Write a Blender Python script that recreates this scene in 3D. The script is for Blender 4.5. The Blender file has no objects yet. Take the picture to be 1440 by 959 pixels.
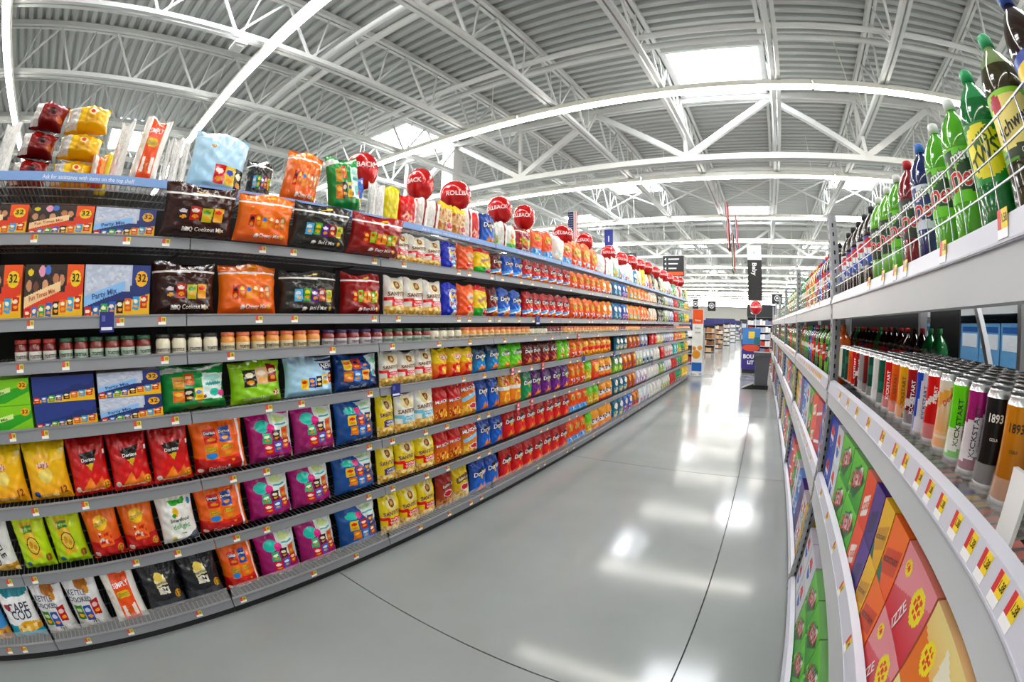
import bpy, math, random
import numpy as np
from mathutils import Matrix, Vector

# ------------------------------------------------------------------ camera, world, exposure
SC = bpy.context.scene
COL = SC.collection
CAM_H = 1.58
def make_camera():
    yaw, pitch, roll = 0.5708, -0.0483, 0.0137
    cy, sy, cp, sp = math.cos(yaw), math.sin(yaw), math.cos(pitch), math.sin(pitch)
    f = Vector((-sy * cp, cy * cp, sp)); r = Vector((cy, sy, 0)); u = r.cross(f)
    c, s = math.cos(roll), math.sin(roll)
    r2 = c * r + s * u; u2 = -s * r + c * u
    cam = bpy.data.cameras.new('camera'); o = bpy.data.objects.new('camera', cam); COL.objects.link(o)
    cam.sensor_width = 36; cam.sensor_fit = 'HORIZONTAL'
    cam.type = 'PANO'
    for tgt in (cam, getattr(cam, 'cycles', None)):
        try:
            tgt.panorama_type = 'FISHEYE_EQUISOLID'
            tgt.fisheye_lens = 618.8 / 1440 * 36
            tgt.fisheye_fov = math.radians(220)
        except Exception:
            pass
    cam.clip_start = 0.02; cam.clip_end = 300
    o.matrix_world = Matrix(((r2.x, u2.x, -f.x, 0), (r2.y, u2.y, -f.y, 0), (r2.z, u2.z, -f.z, CAM_H), (0, 0, 0, 1)))
    SC.camera = o
make_camera()
w = bpy.data.worlds.new('sky'); SC.world = w; w.use_nodes = True
w.node_tree.nodes['Background'].inputs[0].default_value = (0.75, 0.85, 1, 1)
w.node_tree.nodes['Background'].inputs[1].default_value = 1.0
SC.view_settings.view_transform = 'Standard'
SC.view_settings.look = 'None'
SC.view_settings.gamma = 1.0
SC.view_settings.use_curve_mapping = False
SC.view_settings.exposure = 0.5
TUBE, SKY = 23.0, 15.0           # emission of the strip-light lenses and of the skylights
LIGHT_ROWS = [-2.5 + 4.2 * k for k in range(22)]
R = random.Random(7)

# ------------------------------------------------------------------ helpers
def lin(h):
    if not isinstance(h, str): return tuple(h)
    v = [int(h[i:i + 2], 16) / 255 for i in (0, 2, 4)]
    return tuple(c / 12.92 if c < .04045 else ((c + .055) / 1.055) ** 2.4 for c in v)

MATS = {}
def mat(name, color=None, rough=.5, metal=0., attr=False, bump=0., bscale=40., emit=0., alpha=1., trans=0., coat=0., noise=0., nscale=3.):
    if name in MATS: return MATS[name]
    m = bpy.data.materials.new(name); m.use_nodes = True; nt = m.node_tree; b = nt.nodes['Principled BSDF']
    I = b.inputs
    I['Roughness'].default_value = rough; I['Metallic'].default_value = metal
    I['Alpha'].default_value = alpha; I['Transmission Weight'].default_value = trans; I['Coat Weight'].default_value = coat
    c = None
    if attr:
        a = nt.nodes.new('ShaderNodeAttribute'); a.attribute_name = 'Col'; c = a.outputs['Color']
    elif color is not None:
        I['Base Color'].default_value = (*lin(color), 1)
    if noise:
        n = nt.nodes.new('ShaderNodeTexNoise'); n.inputs['Scale'].default_value = nscale; n.inputs['Detail'].default_value = 6
        tc = nt.nodes.new('ShaderNodeTexCoord'); nt.links.new(tc.outputs['Object'], n.inputs['Vector'])
        mr = nt.nodes.new('ShaderNodeMapRange'); nt.links.new(n.outputs[0], mr.inputs[0])
        mr.inputs[1].default_value = .3; mr.inputs[2].default_value = .7; mr.inputs[3].default_value = 1 - noise; mr.inputs[4].default_value = 1 + noise * .4
        mx = nt.nodes.new('ShaderNodeMix'); mx.data_type = 'RGBA'; mx.blend_type = 'MULTIPLY'; mx.inputs[0].default_value = 1
        if c is not None: nt.links.new(c, mx.inputs[6])
        else: mx.inputs[6].default_value = (*lin(color), 1)
        nt.links.new(mr.outputs[0], mx.inputs[7]); c = mx.outputs[2]
    if c is not None: nt.links.new(c, I['Base Color'])
    if bump:
        n = nt.nodes.new('ShaderNodeTexNoise'); n.inputs['Scale'].default_value = bscale; n.inputs['Detail'].default_value = 3
        tc = nt.nodes.new('ShaderNodeTexCoord'); nt.links.new(tc.outputs['Object'], n.inputs['Vector'])
        bp = nt.nodes.new('ShaderNodeBump'); bp.inputs['Strength'].default_value = bump; bp.inputs['Distance'].default_value = .01
        nt.links.new(n.outputs[0], bp.inputs['Height']); nt.links.new(bp.outputs[0], I['Normal'])
    if emit:
        I['Emission Strength'].default_value = emit
        if c is not None: nt.links.new(c, I['Emission Color'])
        else: I['Emission Color'].default_value = (*lin(color), 1)
    MATS[name] = m
    return m

FILM = mat('printed_film', attr=True, rough=.22, bump=.8, bscale=13)
CARD = mat('printed_card', attr=True, rough=.42)
INK = mat('printed_ink', attr=True, rough=.4)
LIQ = mat('bottle_plastic', attr=True, rough=.12, trans=.25, coat=.6)
TIN = mat('printed_tin', attr=True, rough=.25, metal=.35)
PAINT = mat('painted_metal', attr=True, rough=.45, noise=.05, nscale=6)
FOIL = mat('balloon_foil', attr=True, rough=.16, metal=.3, bump=.5, bscale=14, coat=.5)

class MB:
    """collects faces with a colour each; build() links ONE mesh"""
    def __init__(s): s.v = []; s.f = []; s.c = []
    def add(s, vs, fs, c):
        k = len(s.v); s.v += [tuple(p) for p in vs]; s.f += [tuple(i + k for i in f) for f in fs]
        if isinstance(c, list): s.c += [lin(x) for x in c]
        else: s.c += [lin(c)] * len(fs)
        return s
    def box(s, x0, x1, y0, y1, z0, z1, c='ffffff'):
        vs = [(x, y, z) for x in (x0, x1) for y in (y0, y1) for z in (z0, z1)]
        return s.add(vs, [(0, 1, 3, 2), (4, 6, 7, 5), (0, 4, 5, 1), (2, 3, 7, 6), (0, 2, 6, 4), (1, 5, 7, 3)], c)
    def bar(s, a, b, t, c='ffffff', t2=None):
        a, b = Vector(a), Vector(b); d = (b - a).normalized()
        up = Vector((0, 0, 1)) if abs(d.z) < .9 else Vector((1, 0, 0))
        p = d.cross(up).normalized() * t / 2; q = d.cross(p).normalized() * (t2 or t) / 2
        vs = [e + i * p + j * q for e in (a, b) for i, j in ((-1, -1), (1, -1), (1, 1), (-1, 1))]
        return s.add(vs, [(0, 1, 2, 3), (7, 6, 5, 4), (0, 4, 5, 1), (1, 5, 6, 2), (2, 6, 7, 3), (3, 7, 4, 0)], c)
    def lathe(s, rings, n=16, painter=None, cap=True):
        k = len(s.v)
        for r, z, _ in rings:
            for i in range(n):
                a = 2 * math.pi * i / n; s.v.append((r * math.sin(a), -r * math.cos(a), z))
        for j in range(len(rings) - 1):
            for i in range(n):
                i2 = (i + 1) % n
                s.f.append((k + j * n + i, k + j * n + i2, k + (j + 1) * n + i2, k + (j + 1) * n + i)); s.c.append(lin(rings[j][2]))
        if cap:
            s.f.append(tuple(k + i for i in reversed(range(n)))); s.c.append(lin(rings[0][2]))
            m = k + (len(rings) - 1) * n
            s.f.append(tuple(m + i for i in range(n))); s.c.append(lin(rings[-1][2]))
        return s
    def mesh(s, name, material, smooth=False):
        me = bpy.data.meshes.new(name); me.from_pydata(s.v, [], s.f); me.update()
        at = me.color_attributes.new('Col', 'FLOAT_COLOR', 'CORNER')
        cnt = np.array([len(f) for f in s.f]); c = np.array(s.c, dtype=np.float32).reshape(-1, 3)
        full = np.ones((int(cnt.sum()), 4), np.float32); full[:, :3] = np.repeat(c, cnt, axis=0)
        at.data.foreach_set('color', full.ravel())
        if smooth: me.polygons.foreach_set('use_smooth', [True] * len(me.polygons))
        me.materials.append(material); return me
    def build(s, name, material, parent=None, smooth=False):
        return put(name, s.mesh(name, material, smooth), parent)

def put(name, me, parent=None, loc=(0, 0, 0), rot=(0, 0, 0), scale=(1, 1, 1)):
    o = bpy.data.objects.new(name, me); COL.objects.link(o); o.parent = parent
    o.location = loc; o.rotation_euler = rot; o.scale = scale
    return o
def empty(name, loc=(0, 0, 0), rot=(0, 0, 0)):
    return put(name, None, None, loc, rot)
LABELS = {}
def tag(o, label, cat, group=None, kind=None):
    k = label; LABELS[k] = LABELS.get(k, 0) + 1
    o['label'] = label; o['category'] = cat
    if group: o['group'] = group
    if kind: o['kind'] = kind
    return o
def struct(o, label, cat='structure'):
    return tag(o, label, cat, kind='structure')
def spawn(name, me, parts, loc, rot=(0, 0, 0), scale=(1, 1, 1)):
    o = put(name, me, None, loc, rot, scale)
    for pn, pm in parts: put(pn, pm, o)
    return o
ORD = 'first second third fourth fifth sixth seventh eighth ninth tenth eleventh twelfth thirteenth fourteenth fifteenth sixteenth seventeenth eighteenth nineteenth twentieth'.split()
def nth(i):
    return ORD[i] if i < 20 else f'{i + 1}th' if (i + 1) % 10 not in (1, 2, 3) or i in (10, 11, 12) else f"{i + 1}{ {1: 'st', 2: 'nd', 3: 'rd'}[(i + 1) % 10] }"

# text: vertices (x, y) and faces, centred, cap height about 1
TX = {}
def text(s, bold=.02, shear=0., space=1.0):
    key = (s, bold, shear, space)
    if key not in TX:
        cu = bpy.data.curves.new('t', 'FONT'); cu.body = s; cu.size = 1.4; cu.resolution_u = 2; cu.offset = bold; cu.shear = shear
        cu.space_character = space; cu.align_x = 'CENTER'; cu.align_y = 'CENTER'; cu.fill_mode = 'FRONT'
        ob = bpy.data.objects.new('t', cu); COL.objects.link(ob)
        me = bpy.data.meshes.new_from_object(ob.evaluated_get(bpy.context.evaluated_depsgraph_get()))
        v = [(p.co.x, p.co.y) for p in me.vertices]; f = [tuple(p.vertices) for p in me.polygons]
        bpy.data.objects.remove(ob); bpy.data.curves.remove(cu); bpy.data.meshes.remove(me)
        TX[key] = (np.array(v).reshape(-1, 2), f)
    return TX[key]

# ------------------------------------------------------------------ print painter: colours on the (u, v) square of a pack front
def hsh(a, b, s):
    x = np.sin(a * 127.1 + b * 311.7 + s * 74.7) * 43758.5453
    return x - np.floor(x)
def paint(U, V, L):
    C = np.zeros(U.shape + (3,)); C[:] = .5
    for l in L:
        k = l[0]
        if k == 'g':
            a, b = np.array(lin(l[1])), np.array(lin(l[2])); C[:] = a + (b - a) * np.clip(V, 0, 1)[..., None]; continue
        if k == 'r': m = (U >= l[1]) & (U <= l[3]) & (V >= l[2]) & (V <= l[4]); c = l[5]
        elif k == 'e': m = ((U - l[1]) / l[3]) ** 2 + ((V - l[2]) / l[4]) ** 2 <= 1; c = l[5]
        elif k == 'p':
            m = np.zeros(U.shape, bool); P = l[1]; j = len(P) - 1
            for i in range(len(P)):
                (xi, yi), (xj, yj) = P[i], P[j]
                if yi != yj: m ^= ((yi > V) != (yj > V)) & (U < (xj - xi) * (V - yi) / (yj - yi) + xi)
                j = i
            c = l[2]
        elif k == 'n':      # photographed chips: blotches of several colours in a box
            _, u0, v0, u1, v1, cs, cell, seed = l
            m = (U >= u0) & (U <= u1) & (V >= v0) & (V <= v1)
            gu, gv = np.floor(U / cell), np.floor(V / cell); best = np.full(U.shape, 9.); q = np.zeros(U.shape)
            for du in (-1, 0, 1):
                for dv in (-1, 0, 1):
                    a, b = gu + du, gv + dv
                    dd_ = (U / cell - a - hsh(a, b, seed)) ** 2 + (V / cell - b - hsh(a, b, seed + 5)) ** 2
                    k_ = dd_ < best; best[k_] = dd_[k_]; q[k_] = hsh(a, b, seed + 9)[k_]
            q = (q * len(cs)).astype(int); tab = np.array([lin(x) for x in cs]); C[m] = tab[q[m]]; continue
        C[m] = lin(c)
    lu = (C @ np.array([.3, .6, .1]))[..., None]
    return np.clip(lu + (C - lu) * 1.15, .004, 1)

def mini(u, v, w, h, c, c2='f4e9c8', tilt=.03):     # small pictured bag
    return [('p', [(u - w / 2, v - h / 2), (u + w / 2, v - h / 2 - tilt * .3), (u + w / 2 + tilt * .3, v + h / 2), (u - w / 2 + tilt * .3, v + h / 2)], c),
            ('e', u, v + h * .16, w * .36, h * .15, c2), ('e', u + w * .05, v - h * .24, w * .32, h * .12, 'e59a3a')]

# ---------------- designs: n name, look, w h d, res, L layers, T texts (string, u, v, size/w, rot, colour, outline, shear)
D = {}
def des(k, n, look, L, T=(), w=.2, h=.28, d=.10, res=(34, 46), kind='bag', cat='chip bag', strip=None):
    D[k] = dict(n=n, look=look, L=L, T=T, w=w, h=h, d=d, res=res, kind=kind, cat=cat, strip=strip)
def doritos(k, look, base, dark, ribbon=None, big=False, chip='e8872c', size=.17):
    L = [('g', base, dark), ('e', .5, .33, .36, .2, base), ('p', [(.28, .74), (.78, .80), (.56, .42)], '16110f'), ('p', [(.44, .56), (.66, .58), (.56, .44)], 'd8b13a'),
         ('p', [(.2, .08), (.5, .34), (.62, .1)], chip), ('p', [(.5, .12), (.8, .32), (.86, .06)], 'd77420'), ('r', .05, .93, .95, .97, dark)]
    if ribbon: L += [('p', [(0, .14), (1, .30), (1, .42), (0, .26)], 'e9f3f8'), ('p', [(0, .2), (.55, .27), (.55, .36), (0, .30)], ribbon), ('n', .35, .0, 1, .13, ['e8872c', 'c96a1c', base], .07, 3)]
    T = [('Doritos', .52, .64, .075 if big else size, .06, 'ffffff', '16110f', .1)]
    if big:
        L += [('e', .88, .17, .09, .075, 'f0a92c'), ('r', .93, .70, .99, .78, 'efe7e0'), ('e', .12, .13, .07, .05, 'f3e9e0')]
        T += [('12', .88, .17, .09, 0, '2a1708', None, 0), ('flavored tortilla chips', .5, .105, .045, .02, 'f7e6da', None, 0)]
    des(k, 'tortilla_chip_bag', look, L, T, res=(56, 66) if big else (34, 46))
doritos('dr', 'red tortilla chip bag with orange lower half', 'e3361c', 'a3141a')
doritos('dR', 'big red tortilla chip multipack bag', 'cf1f1f', 'a80f1c', big=True)
doritos('dN', 'red tortilla chip bag with pale blue ribbon', 'dd2a20', 'a3141f', ribbon='5aa7dc')
doritos('db', 'blue tortilla chip bag', '1f62c4', '123f92')
doritos('dB', 'blue tortilla chip bag with pale ribbon', '1c62cc', '1450ae', ribbon='4aa0e6')
doritos('dM', 'maroon tortilla chip bag with pale ribbon', '7d1420', '5c0e18', ribbon='4a9bd8')
doritos('dk', 'black and blue tortilla chip bag', '2f86c8', '16161c')
doritos('dl', 'lime green tortilla chip bag', '7fd838', '5cbc3a')
doritos('dm', 'dark maroon tortilla chip bag', '8e1622', '4f0c14')
doritos('dg', 'emerald green tortilla chip bag', '12935a', '0b6b45')
doritos('dp', 'purple tortilla chip bag', '6b2480', '4a1660')
def santitas(k, look, base, lab, top=None, name='SANTITAS', chips=('e9c47c', 'd8a650', 'f3dba0', 'c98f3c')):
    L = [('g', base, top or base), ('n', 0, 0, 1, .27, list(chips), .075, 5), ('e', .5, .80, .30, .16, 'efe0a4' if base != 'f1ede6' else 'e8dcb2'), ('e', .5, .80, .13, .10, '7a4a22'),
         ('e', .5, .81, .07, .06, 'd9a066'), ('r', 0, .40, .28, .47, lab if lab != '4e3a78' else base), ('p', [(.2, .26), (.95, .29), (.95, .45), (.2, .42)], lab)]
    T = [(name, .53, .565, .135, .03, '6a1a14', 'f2dfb0', 0), ('TORTILLA', .57, .385, .07, .04, 'ffffff', None, 0), ('TRIANGLES', .57, .315, .07, .04, 'ffffff', None, 0)]
    des(k, 'corn_chip_bag', look, L, T, w=.19, d=.10)
santitas('sw', 'white corn chip bag with red label', 'f1ede6', 'd8262a')
santitas('sB', 'white corn chip bag with pale blue label', 'f0efea', '7cc4dc')
santitas('sy', 'yellow corn chip bag with red label', 'f2cf24', 'dc2a26', 'eedb30')
santitas('sp', 'yellow corn chip bag with purple label', 'f2cf24', '4e3a78', 'ecd92e')
# near multipacks
MINI1 = mini(.34, .52, .19, .2, '35b583', 'f5f0d0') + mini(.36, .3, .19, .19, 'd42f24', 'f5e6e0') + mini(.56, .56, .17, .2, '2b211e', 'f1dcc4') + mini(.58, .33, .17, .2, '1f5fb8', 'e8eef5') + mini(.77, .6, .17, .22, 'c8702a', 'e8432c') + mini(.78, .38, .16, .2, 'b43a28', 'f2d6a0')
des('mm', 'snack_multipack_bag', 'magenta snack multipack bag with white side panel', [('g', '8a145c', 'b3207c'), ('p', [(.46, .98), (.95, .99), (.99, .36), (.80, .34), (.56, .66), (.48, .74)], 'dfe9e4'), ('e', .68, .88, .16, .06, 'cfe3a0'), ('r', .56, .76, .86, .79, '4aa8b0'), ('r', .80, .45, .92, .72, 'c4cbcc'),
     ('e', .30, .76, .17, .12, '3cc7b4'), ('e', .46, .72, .09, .08, 'e23c8c'), ('r', .955, 0, 1, 1, 'eeeae8')] + MINI1 + [('e', .9, .13, .05, .045, 'c8502c')], [('Flavor Mix', .52, .10, .055, .02, 'f6e6ee', None, 0)], w=.3, h=.29, d=.15, res=(62, 66), cat='snack bag')
des('mb', 'snack_multipack_bag', 'royal blue snack multipack bag with white side', [('g', '17437e', '1b56a4'), ('p', [(.5, .99), (.97, .99), (.97, .6), (.84, .5), (.6, .72)], 'dfeae6'), ('e', .7, .9, .16, .05, 'b9dcae'), ('r', .58, .78, .86, .81, '55b4b6'), ('e', .3, .8, .15, .08, '3cc7b4'), ('e', .48, .78, .08, .07, 'e0407c'), ('r', .93, 0, 1, .99, 'e8ecf0')]
    + mini(.3, .58, .2, .22, 'eccb32', 'd23a2c') + mini(.34, .34, .2, .2, 'd3762c', 'f0c040') + mini(.55, .56, .17, .22, 'b92a28', 'f1e6e0') + mini(.56, .32, .17, .2, '3f80c8', 'dfeaf2') + mini(.76, .58, .17, .24, '1d3c7c', 'e8a23c') + mini(.77, .33, .16, .2, 'b5462c', 'f2e0b0'), [('Classic Mix', .5, .11, .045, .02, 'e6ecf5', None, 0)], w=.33, h=.29, d=.15, res=(60, 66), cat='snack bag')
des('mo', 'snack_multipack_bag', 'orange and red tortilla chip multipack bag', [('g', 'b3181c', 'b3181c'), ('r', 0, .34, 1, 1, 'f0701a'), ('p', [(0, .34), (1, .34), (1, .30), (.5, .24), (0, .32)], 'd83a1c'), ('r', .87, 0, .91, 1, 'f4eee8'), ('r', .91, 0, 1, 1, 'f07a24')]
    + mini(.32, .74, .24, .26, 'c4281e', '1c1614') + mini(.6, .75, .22, .27, '1c449c', '16161c') + mini(.3, .45, .25, .28, 'ea8a24', 'f4cf3c') + [('e', .3, .37, .11, .06, '2f83d0')] + mini(.6, .46, .22, .28, 'e67a20', 'f0c23c') + [('e', .08, .1, .05, .04, 'f3e6dc'), ('e', .7, .24, .03, .025, 'e8a040')], [('Doritos', .32, .80, .042, 0, 'ffffff', '16110f', 0), ('Doritos', .6, .80, .042, 0, 'ffffff', '16110f', 0), ('Cheetos', .3, .5, .042, .1, 'f7d23c', '16110f', 0), ('Cheetos', .6, .5, .042, .1, 'f7d23c', '16110f', 0), ('Doritos &', .42, .13, .062, .03, 'f8e8e0', None, 0), ('Cheetos Mix', .44, .065, .05, .03, 'f8e8e0', None, 0)], w=.3, h=.29, d=.15, res=(60, 66), cat='snack bag')
# carry packs with a white zip strip
def zipbag(k, look, base, dark, title, minis, v=.45):
    L = [('g', base, dark), ('p', [(0, .80), (1, .83), (1, .875), (0, .845)], 'f2efec'), ('p', [(.42, .90), (.62, .905), (.62, .935), (.42, .93)], 'edc52c')]
    n = len(minis)
    for i, (c, c2) in enumerate(minis): L += mini(.16 + .68 * (i + .5) / n, v + .02 * (i % 2), .60 / n, .27, c, c2)
    L += [('e', .33, .15, .04, .04, 'f0ece6'), ('e', .80, .16, .035, .045, 'd9b25a')]
    des(k, 'snack_multipack_bag', look, L, [(title, .56, .16, .048, .02, 'f6f2ee', None, 0)], w=.38, h=.26, d=.17, res=(64, 52), cat='snack bag')
zipbag('kq', 'dark brown snack carry bag with white strip', '2e130d', '351812', 'BBQ Cookout Mix', [('24161a', 'e8d8e0'), ('a8281c', 'e9e0d0'), ('b8b22c', '4c8a2c'), ('e0a23c', 'e04030')])
zipbag('kc2', 'bright orange snack carry bag with white strip', 'e2661a', 'f5831c', 'Cheesy Mix', [('b8321e', '1c1614'), ('d4601e', 'f0cf3c'), ('e6922c', '2f7fd0'), ('e2762a', 'f2dca0'), ('d4581e', 'f4e6cc'), ('b07040', 'e8d0a0')])
zipbag('kb2', 'charcoal black snack carry bag with white strip', '24221f', '2c2a27', 'Bold Mix', [('5ab0e0', 'f0f4f6'), ('3c9c3c', 'f2cf4c'), ('5a2280', 'f0e6f4'), ('9a2418', 'f0e0d8'), ('c8c04a', '5a8a2c')])
zipbag('kf', 'crimson snack carry bag with white strip', '7c101c', '9c1424', 'Fiery Mix', [('c42a22', 'f2cf4c'), ('7cc83c', 'e8402c'), ('e0702a', 'f6d66c'), ('e08a30', 'f0d890'), ('6cb838', 'f0e0c0'), ('c8c040', 'e05a2a')])
des('gb', 'snack_multipack_bag', 'large green snack multipack bag with pictured packs', [('g', '148040', '1c9648'), ('p', [(0, .86), (.5, .92), (1, .95), (1, .99), (.5, .97), (0, .93)], 'e9f0ea'), ('p', [(.60, .26), (.92, .22), (.98, .80), (.62, .84)], 'e4f1ee'), ('e', .78, .72, .14, .07, 'a8dcd0'), ('r', .66, .55, .92, .6, '4ac0b8'), ('e', .80, .38, .08, .09, '49c0a8'), ('e', .92, .34, .06, .08, 'e04a8c'), ('p', [(.5, .24), (.64, .36), (.66, .30), (.52, .17)], '8a5638')]
    + mini(.24, .66, .17, .26, 'c8922c', 'e8c040') + mini(.41, .72, .14, .24, 'd4582c', 'f0d0a0') + mini(.22, .36, .17, .26, 'e0742a', 'f0c040') + mini(.38, .38, .15, .28, '15130f', 'f0e6d0') + mini(.54, .38, .13, .26, 'e9c830', '2a58b0'), [('Fritos', .24, .71, .036, .05, '9c1c18', None, 0), ('WIN', .78, .58, .06, .05, '2a9c94', None, 0)], w=.38, h=.25, d=.16, res=(64, 56), cat='snack bag')
des('lm', 'popcorn_multipack_bag', 'lime green popcorn multipack bag', [('g', '8cc41c', 'a4d428')] + mini(.32, .62, .24, .42, '14120e', 'f2e6c0') + mini(.56, .66, .22, .40, 'e9c098', 'f4e6d0') + mini(.78, .70, .20, .42, '9c1a1c', 'f0d8a0') + [('e', .84, .22, .07, .085, '9c3418')], [('Smartfood', .32, .66, .034, .2, 'ffffff', None, 0), ('Smartfood', .78, .74, .03, .2, 'ffffff', None, 0), ('Smartfood Mix', .42, .14, .05, .03, 'e4f0c0', None, 0), ('20', .84, .22, .08, 0, 'f4e4b0', None, 0)], w=.33, h=.25, d=.15, res=(60, 56), cat='popcorn bag')
des('lb', 'snack_multipack_bag', 'pale blue snack multipack bag', [('g', 'a9d2ee', 'bfe0f6'), ('p', [(.62, .97), (1, .99), (1, .62), (.70, .66)], '232a6c'), ('p', [(.64, .90), (1, .92), (1, .85), (.66, .84)], 'eef2f6')] + mini(.3, .34, .15, .26, 'eccd3c', 'd8402c') + mini(.46, .36, .14, .26, '2a4aa8', 'e89a3c') + mini(.61, .38, .14, .28, '14130f', 'f2ead0') + mini(.76, .42, .14, .26, 'e9c63c', '3a78c8') + mini(.91, .46, .12, .26, 'cc3c26', 'f0c89c'), [('NEW', .82, .76, .08, .03, 'ffffff', None, .1)], w=.34, h=.25, d=.15, res=(60, 56), cat='snack bag')
des('nb', 'snack_multipack_bag', 'navy snack multipack bag with teal corner', [('g', '14346c', '1a4488'), ('p', [(.68, .98), (1, .98), (1, .3), (.78, .4)], 'd8ebe6'), ('e', .86, .82, .10, .08, '8fd0b4'), ('e', .84, .48, .07, .09, '49b8b0'), ('e', .94, .46, .05, .08, 'e04a8c')] + mini(.2, .74, .18, .28, 'ecc934', 'e04030') + mini(.4, .76, .18, .28, 'c12a22', '1c1614') + mini(.59, .78, .17, .28, '2048a0', '16161c') + mini(.2, .42, .18, .28, 'dc7426', 'f0c23c') + mini(.4, .42, .18, .28, '3c86d4', 'e0ecf4') + mini(.6, .44, .17, .28, 'e0a83c', 'c83a28'), [('Classic Mix', .42, .12, .055, .02, 'e0e8f2', None, 0)], w=.34, h=.25, d=.15, res=(60, 56), cat='snack bag')
# 12-count near bags
des('la', 'potato_chip_bag', 'big yellow potato chip multipack bag', [('g', 'e8a018', 'f7cf14'), ('p', [(.22, .82), (.66, .84), (.70, .32), (.3, .28)], 'efb92a'), ('e', .48, .48, .17, .13, 'f4dc84'), ('e', .46, .66, .15, .09, 'f7c51c'), ('e', .46, .655, .14, .05, 'f4e6da'), ('e', .83, .2, .10, .085, 'e89c20'), ('e', .18, .14, .08, .06, '2d4f8c'), ('r', .88, .82, .98, .92, 'f1e7a0')], [('Lay\'s', .46, .655, .085, .08, 'c02424', None, .1), ('12', .83, .2, .11, 0, '3c2408', None, 0), ('potato chips', .5, .14, .05, .04, 'f7efc8', None, 0)], w=.27, h=.29, d=.13, res=(56, 66))
des('fn', 'onion_ring_bag', 'yellow-green onion ring multipack bag', [('g', 'a7cc14', 'c9dc10'), ('p', [(.24, .88), (.62, .88), (.72, .26), (.34, .22)], 'd9b24a'), ('p', [(.30, .82), (.60, .84), (.61, .72), (.33, .70)], '3c7c28'), ('e', .51, .48, .19, .16, '2e2410'), ('e', .51, .48, .165, .14, 'e4c25c'), ('e', .46, .5, .06, .06, 'b8862c'), ('e', .57, .45, .05, .05, 'b8862c'), ('e', .86, .22, .09, .075, 'a87a1c'), ('e', .2, .14, .08, .05, '2d5f7c')], [('Funyuns', .46, .78, .055, .04, 'c8e060', None, 0), ('12', .86, .22, .10, 0, '20180a', None, 0), ('onion rings', .52, .12, .05, .03, '5c8020', None, 0)], w=.24, h=.29, d=.12, res=(56, 66), cat='snack bag')
des('ch', 'cheese_puff_bag', 'orange and red cheese puff multipack bag', [('g', 'c4300f', 'ee7d1c'), ('r', 0, 0, 1, .38, 'b6280f'), ('p', [(.26, .9), (.72, .92), (.74, .3), (.3, .28)], 'e4761c'), ('e', .48, .74, .20, .13, 'f2c540'), ('n', .32, .34, .72, .56, ['d8391c', 'e8702a', 'b8260f', 'f2e0d0'], .06, 9), ('e', .87, .2, .09, .075, 'e89a24'), ('e', .14, .13, .08, .055, 'f0e4da')], [('Cheetos', .48, .74, .085, .3, 'f9cf2c', '1c1410', .1), ('12', .87, .2, .10, 0, '20140a', None, 0)], w=.22, h=.29, d=.12, res=(56, 66), cat='snack bag')
des('sd', 'popcorn_bag', 'white popcorn bag with green flap', [('g', 'ecebe6', 'f2f1ec'), ('p', [(.3, .93), (.8, .9), (.72, .82), (.38, .80)], '3cae3c'), ('e', .46, .68, .08, .09, 'e8b83c'), ('e', .40, .62, .06, .04, '3c8c3c'), ('e', .27, .14, .08, .06, 'e8d27c'), ('e', .88, .84, .05, .06, '2c8cc0'), ('p', [(.3, .03), (.98, .03), (.98, .26), (.55, .12)], '5c6474'), ('r', .5, .235, .64, .265, '2c2c34')], [('Smartfood', .52, .53, .078, .03, '2a2a2e', None, .15), ('delight', .54, .40, .115, .02, '6cb878', None, 0)], w=.23, h=.29, d=.12, res=(56, 66), cat='popcorn bag')
des('sb', 'popcorn_bag', 'black popcorn multipack bag', [('g', '1a1b1f', '222328'), ('r', 0, 0, 1, .3, '3a3c42'), ('p', [(.32, .84), (.62, .88), (.7, .68), (.66, .42), (.45, .40), (.3, .62)], '0e0e10'), ('p', [(.34, .72), (.62, .80), (.66, .62), (.36, .58)], 'f1e6b8'), ('e', .47, .77, .12, .08, 'ecd06a'), ('n', .38, .42, .66, .58, ['f4efe2', 'd8d2c4', '15151a', 'eae2cc'], .05, 4), ('e', .85, .36, .085, .075, 'd9a02c')], [('Smartfood', .49, .66, .055, .12, '26262a', None, .15), ('12', .85, .36, .10, 0, '1a1408', None, 0)], w=.26, h=.29, d=.13, res=(56, 66), cat='popcorn bag')
des('si', 'cheese_puff_bag', 'white and orange cheese puff bag', [('g', 'e9e4dc', 'f0ece6'), ('r', .24, .02, .80, .98, 'ee5f26'), ('n', 0, .5, .22, .8, ['efeae2', 'e3d2b4', 'f0ece6'], .08, 2), ('e', .5, .60, .22, .075, 'f0c43c'), ('p', [(.32, .38), (.42, .38), (.44, .16), (.3, .18)], 'efe6da'), ('p', [(.62, .38), (.74, .4), (.76, .16), (.64, .16)], 'efe6da'), ('e', .52, .26, .1, .08, 'c85a2c')], [('SIMPLY', .52, .78, .10, .05, 'ffffff', None, 0), ('Cheetos', .5, .60, .075, .1, 'f6d13c', '1c1410', .1)], w=.22, h=.29, d=.11, res=(48, 60), cat='snack bag')
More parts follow.
